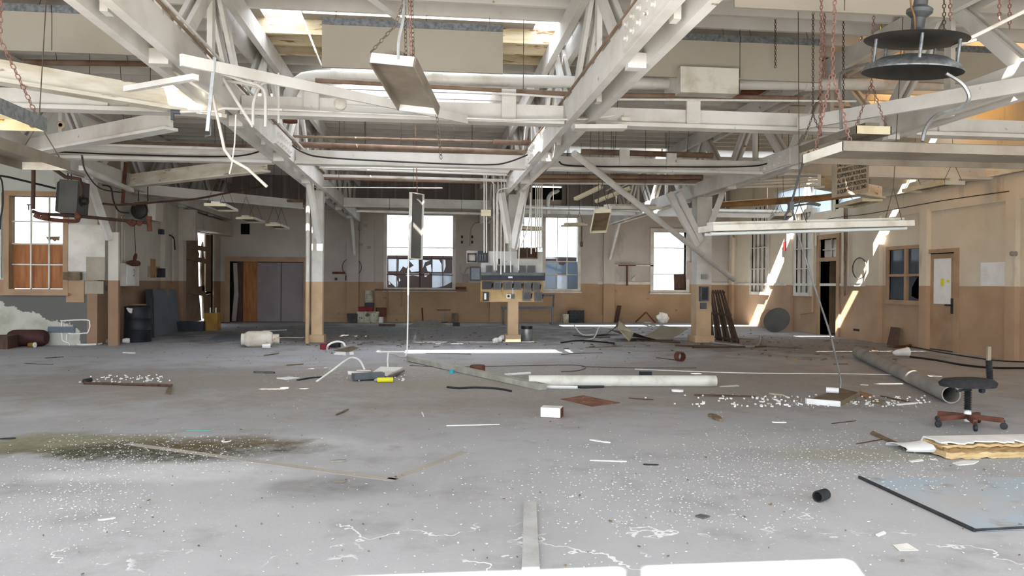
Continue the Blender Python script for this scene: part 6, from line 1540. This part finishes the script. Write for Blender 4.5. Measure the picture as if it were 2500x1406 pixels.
# red debris with hose near left column
t = thing('debris_bundle', 'bundle of red and black scrap with looped hose by the left column', 'debris', gz(815, 852))
obj('red_part', MB().box(gz(793, 853)+V((0, 0, .06)), (.16, .12, .11), Matrix.Rotation(.4, 3, 'Z')), 'red_paint', t)
obj('black_part', MB().box(gz(815, 850)+V((0, 0, .07)), (.25, .12, .1), Matrix.Rotation(-.3, 3, 'Z')), 'black_metal', t)
obj('hose', MB().tube(smoothpath([gz(798, 856), gy(802, 842, 14.9), gy(820, 834, 15.1), gy(836, 836, 15.2), gy(843, 845, 15.1)]), .02, 8), 'chalk', t, smooth=True)
flatpoly([(815, 866), (820, 861), (844, 861), (844, 868)], .01, 'chalk', 'white_card', 'white card before the red scrap bundle', 'card')
flatpoly([(853, 861), (863, 860), (864, 867), (854, 867)], .01, 'chalk', 'white_card', 'smaller white card right of the first card', 'card')
flatpoly([(815, 856), (862, 845), (875, 850), (850, 860)], .006, 'scrap_wood', 'brown_card', 'brown card flat beside the red scrap bundle', 'card')
# white wire tangle left of the curved sheet
t = thing('wire_tangle', 'tangle of pale conduit and cable left of the curved sheet', 'conduit', gz(1450, 830))
for pts, m in (([(1402, 806), (1420, 818), (1450, 819)], 'pipe_white'), ([(1425, 833), (1450, 826), (1462, 812), (1470, 811), (1500, 813)], 'pipe_white'), ([(1400, 820), (1440, 824), (1490, 825)], 'chain_steel'), ([(1370, 838), (1420, 833), (1500, 840)], 'cable_black')):
    obj('strand', MB().tube(smoothpath([gz(x, y)+V((0, 0, .02+(.12 if y < 815 else 0))) for x, y in pts]), .018, 6), m, t, smooth=True)
stick([(1735, 838), (1800, 846), (1830, 849), (1850, 845), (1857, 830), (1856, 822)], .025, 'concrete', 'floor_conduit', 'pale conduit curving on the floor before the pallet', 'conduit', k=4)
for i, (x0_, y0_, x1_, y1_) in enumerate(((1648, 845, 1740, 848), (1690, 850, 1870, 848), (1590, 834, 1660, 838))):
    stick([(x0_, y0_), (x1_, y1_)], .02, 'dark_wood', 'dark_lath', ['dark lath before the broad column base', 'long dark lath before the pallet', 'dark lath under the curved sheet'][i], 'lath')
# thin white and dark wires on the floor (loops)
for i, (pts, m) in enumerate((([(1000, 893), (1100, 897), (1250, 894), (1400, 892), (1430, 898), (1410, 906), (1370, 908)], 'heater_grey'), ([(1420, 896), (1560, 899), (1700, 899)], 'heater_grey'), ([(1550, 902), (1700, 908), (1850, 912), (2100, 914), (2300, 920)], 'chalk'), ([(1370, 866), (1420, 863), (1470, 862)], 'heater_grey'), ([(1040, 863), (1150, 865)], 'dark_wood'))):
    stick(pts, .007, m, 'floor_wire', ['looped grey wire across the floor behind the weathered beam', 'grey wire continuing right of the loop', 'long white cord across the floor at right', 'short grey wire near the sunlit streak', 'thin dark lath beside the sunlit streak'][i], 'wire', k=4)
# scrap boards and papers list
SC = [((1695, 966), (1850, 970), .02, 'dark_wood', 'long brown stick before the thick pipe end'), ((1535, 973), (1595, 977), .012, 'dark_wood', 'thin dark stick left of the brown stick'), ((1878, 962), (1912, 966), .02, 'sheet_pale', 'pale flat scrap left of the crushed fixture'), ((2030, 1035), (2090, 1028), .006, 'dark_wood', 'thin twig in front of the crushed fixture'),
      ((2090, 1085), (2160, 1072), .006, 'dark_wood', 'second thin twig near the insulation lath'), ((1735, 1015), (1760, 1029), .03, 'scrap_wood', 'small leaning wood offcut in the middle distance'), ((1885, 1032), (1920, 1033), .012, 'chalk', 'white torn strip below the crushed fixture'), ((2060, 958), (2080, 962), .02, 'bare_wood', 'brown wood splinter near the crushed fixture'),
      ((2150, 968), (2230, 985), .014, 'dark_wood', 'dark splinter beside the cardboard tube'), ((2190, 990), (2240, 985), .02, 'paper_white', 'white plaster strip by the cardboard tube'), ((1440, 1125), (1530, 1128), .008, 'chalk', 'ragged white paint strip in the foreground centre'), ((1570, 1135), (1608, 1136), .008, 'rubber', 'small black strip in the foreground centre'),
      ((455, 1052), (515, 1052), .006, 'green_rod', 'thin green rod on the mossy stain'), ((0, 1073), (38, 1071), .01, 'rubber', 'black scrap at the far left edge'), ((1090, 1040), (1220, 1037), .008, 'chalk', 'white scraped strip left of the white box'), ((240, 1272), (282, 1266), .007, 'chalk', 'white paint curl in the left foreground'),
      ((1030, 1006), (1035, 1018), .004, 'chalk', 'tiny white chip left of the white box'), ((805, 1128), (845, 1125), .012, 'concrete', 'flat stone chip on the dark stain'), ((870, 905), (905, 906), .012, 'chalk', 'thin white strip behind the smashed fixture'), ((700, 893), (740, 890), .02, 'scrap_wood', 'curled grey scrap left of the hooped conduit'),
      ((620, 910), (670, 912), .03, 'heater_grey', 'crumpled dark cloth scrap at left centre'), ((645, 869), (680, 864), .02, 'scrap_wood', 'dark scrap below the gas cylinder'), ((685, 950), (705, 948), .02, 'paper_white', 'pale crumpled paper left of centre'), ((820, 1015), (850, 1000), .012, 'scrap_wood', 'dry twig clump at centre left'),
      ((1640, 955), (1668, 957), .03, 'chalk', 'white plaster chunk under the pipe end'), ((1440, 1075), (1490, 1082), .01, 'chalk', 'pair of white flakes in the centre foreground'), ((300, 862), (330, 863), .02, 'paper_white', 'pale scrap on the floor before the drum'), ((2100, 940), (2120, 941), .01, 'chalk', 'white chip left of the sunlit strip'), ((110, 875), (155, 872), .012, 'dark_wood', 'dark twig at left'), ((60, 888), (130, 890), .008, 'dark_wood', 'curved dark twig at left'),
      ((1862, 846), (1960, 852), .014, 'dark_wood', 'brown lath right of the pallet'), ((1790, 826), (1840, 830), .02, 'bare_wood', 'orange wood strip behind the pallet conduit'), ((1920, 876), (1950, 879), .018, 'bare_wood', 'wood splinter on the floor at right'), ((2035, 890), (2070, 889), .012, 'scrap_wood', 'flat splinter near the tube end'), ((1430, 850), (1520, 845), .012, 'scrap_wood', 'lath before the pale folded board'), ((880, 818), (960, 822), .012, 'scrap_wood', 'lath near the sun patch by the left column'), ((640, 808), (700, 806), .02, 'paper_white', 'pale stick before the mauve doors'), ((1240, 1408), (1262, 1336), .001, 'chalk', None)]
for (a, b, r, m, lab) in SC:
    if lab is None: continue
    A1, B1 = gz(*a), gz(*b); L = (B1-A1).length; dirv = (B1-A1).normalized(); sd_ = dirv.cross(Z_)
    rg = random.Random(int(a[0]*7+a[1])); pts = []
    w_ = max(r*1.6, .008)
    for k in range(7):
        f = k/6; pts.append(lerp(A1, B1, f)+sd_*w_*(rg.uniform(.4, 1.2) if 0 < k < 6 else .3))
    for k in range(6, -1, -1):
        f = k/6; pts.append(lerp(A1, B1, f)-sd_*w_*(rg.uniform(.4, 1.2) if 0 < k < 6 else .3))
    obj('floor_scrap', MB().prism([p+V((0, 0, .002)) for p in pts], (0, 0, max(.004, r*.8))), m, None, lab, 'scrap')
c = gz(553, 1078); obj('white_ring', MB().tube([c+V((.035*math.cos(k*.3+2.4), .05*math.sin(k*.3+2.4), .008)) for k in range(14)], .005, 6), 'chalk', None, 'half ring of white plastic on the mossy stain', 'ring', smooth=True)
obj('jar_lid', MB().lathe([(.04, 0), (.045, .004), (.03, .006), (.0, .006)], 20, gz(830, 1176)), 'concrete', None, 'small round lid set on the foreground floor', 'lid', smooth=True)
flatpoly([(1697, 1262), (1710, 1258), (1734, 1263), (1716, 1268)], .008, 'heater_grey', 'slate_piece', 'grey slate chip in the right foreground', 'chip')
flatpoly([(2180, 1332), (2215, 1328), (2243, 1345), (2196, 1346)], .003, 'paper_white', 'clear_film', 'pale square of film in the right foreground', 'film')
flatpoly([(2138, 1308), (2158, 1300), (2163, 1304), (2145, 1311)], .008, 'chalk', 'wood_flake', 'pale flake left of the blue sheet corner', 'flake')
# taped lines on the floor
def band(a, b, wd, lab):
    A1, B1 = gz(*a), gz(*b); s_ = (B1-A1).normalized().cross(Z_)*wd/2
    obj('floor_line', MB().prism([A1+s_, B1+s_, B1-s_, A1-s_], (0, 0, .0015)), 'tape_tan', None, lab, 'floor marking')
band((310, 1083), (965, 1172), .075, 'worn tan floor line running right from the mossy stain')
band((955, 1170), (1135, 1103), .075, 'worn tan floor line turning away to the right')
# scattered paint chips
def scatter(name, n, regions, mat, smin, smax, label, seed, thick=.003):
    rg = random.Random(seed); mb = MB()
    for _ in range(n):
        x0_, y0_, x1_, y1_, wgt = rg.choices(regions, [r[4] for r in regions])[0]
        px, py = rg.uniform(x0_, x1_), rg.uniform(y0_, y1_)
        if rg.random() < .5: px, py = rg.gauss((x0_+x1_)/2, (x1_-x0_)/4), rg.gauss((y0_+y1_)/2, (y1_-y0_)/4)
        c = gz(px, max(py, 800)); s_ = smin*(smax/smin)**(rg.random()**1.7)
        if c.y < 2.6 or abs(c.x) > 10: continue
        if px > 2100+(py-1168)*2.15 and 1166 < py < 1300: c.z = .012
        a0 = rg.uniform(0, 6.28); k = rg.choice((3, 4, 5)); el = rg.uniform(.2, .9)
        ca, sa = math.cos(a0), math.sin(a0); top = []
        tz = rg.uniform(-.35, .35)
        for j in range(k):
            t_ = 2*math.pi*j/k+rg.uniform(-.3, .3); u, v = s_*math.cos(t_), s_*el*math.sin(t_)
            top.append(c+V((u*ca-v*sa, u*sa+v*ca, .003+max(0, tz*u)+thick)))
        o = len(mb.v); mb.v += top+[p-V((0, 0, thick)) for p in top]
        mb.f.append(tuple(o+j for j in range(k))); mb.f += [(o+j, o+k+j, o+k+(j+1) % k, o+(j+1) % k) for j in range(k)]
    return obj(name, mb, mat, None, label, 'debris', None, 'stuff')
scatter('paint_chips', 5200, [(0, 860, 2500, 1406, 3), (1700, 1050, 2500, 1200, 3.2), (100, 1060, 650, 1150, 2.2), (0, 1120, 400, 1300, 1.6), (1300, 1080, 2000, 1300, 2.2), (1850, 965, 2300, 995, 1.5), (1000, 890, 1500, 930, 1.2), (640, 900, 900, 935, .8)], 'chip_white', .0028, .0095, 'tiny white paint chips strewn over the floor', 11)
scatter('plaster_crumbs', 260, [(1700, 965, 2260, 995, 3), (220, 918, 400, 935, 1), (850, 915, 1000, 935, .7)], 'paper_white', .01, .035, 'white plaster crumbs around the crushed fixture', 5, .015)
scatter('dark_grit', 1500, [(0, 800, 2500, 900, 2), (560, 790, 1300, 850, 2), (1700, 810, 2200, 860, 2), (0, 1000, 2500, 1400, .5)], 'scrap_wood', .004, .014, 'dark wood grit and splinters strewn over the floor', 6, .006)
scatter('far_splinters', 240, [(560, 792, 1250, 850, 3), (1300, 795, 1900, 860, 2.5), (1800, 810, 2250, 880, 2)], 'scrap_wood', .02, .08, 'dark splinters and litter strewn before the far wall', 8, .015)
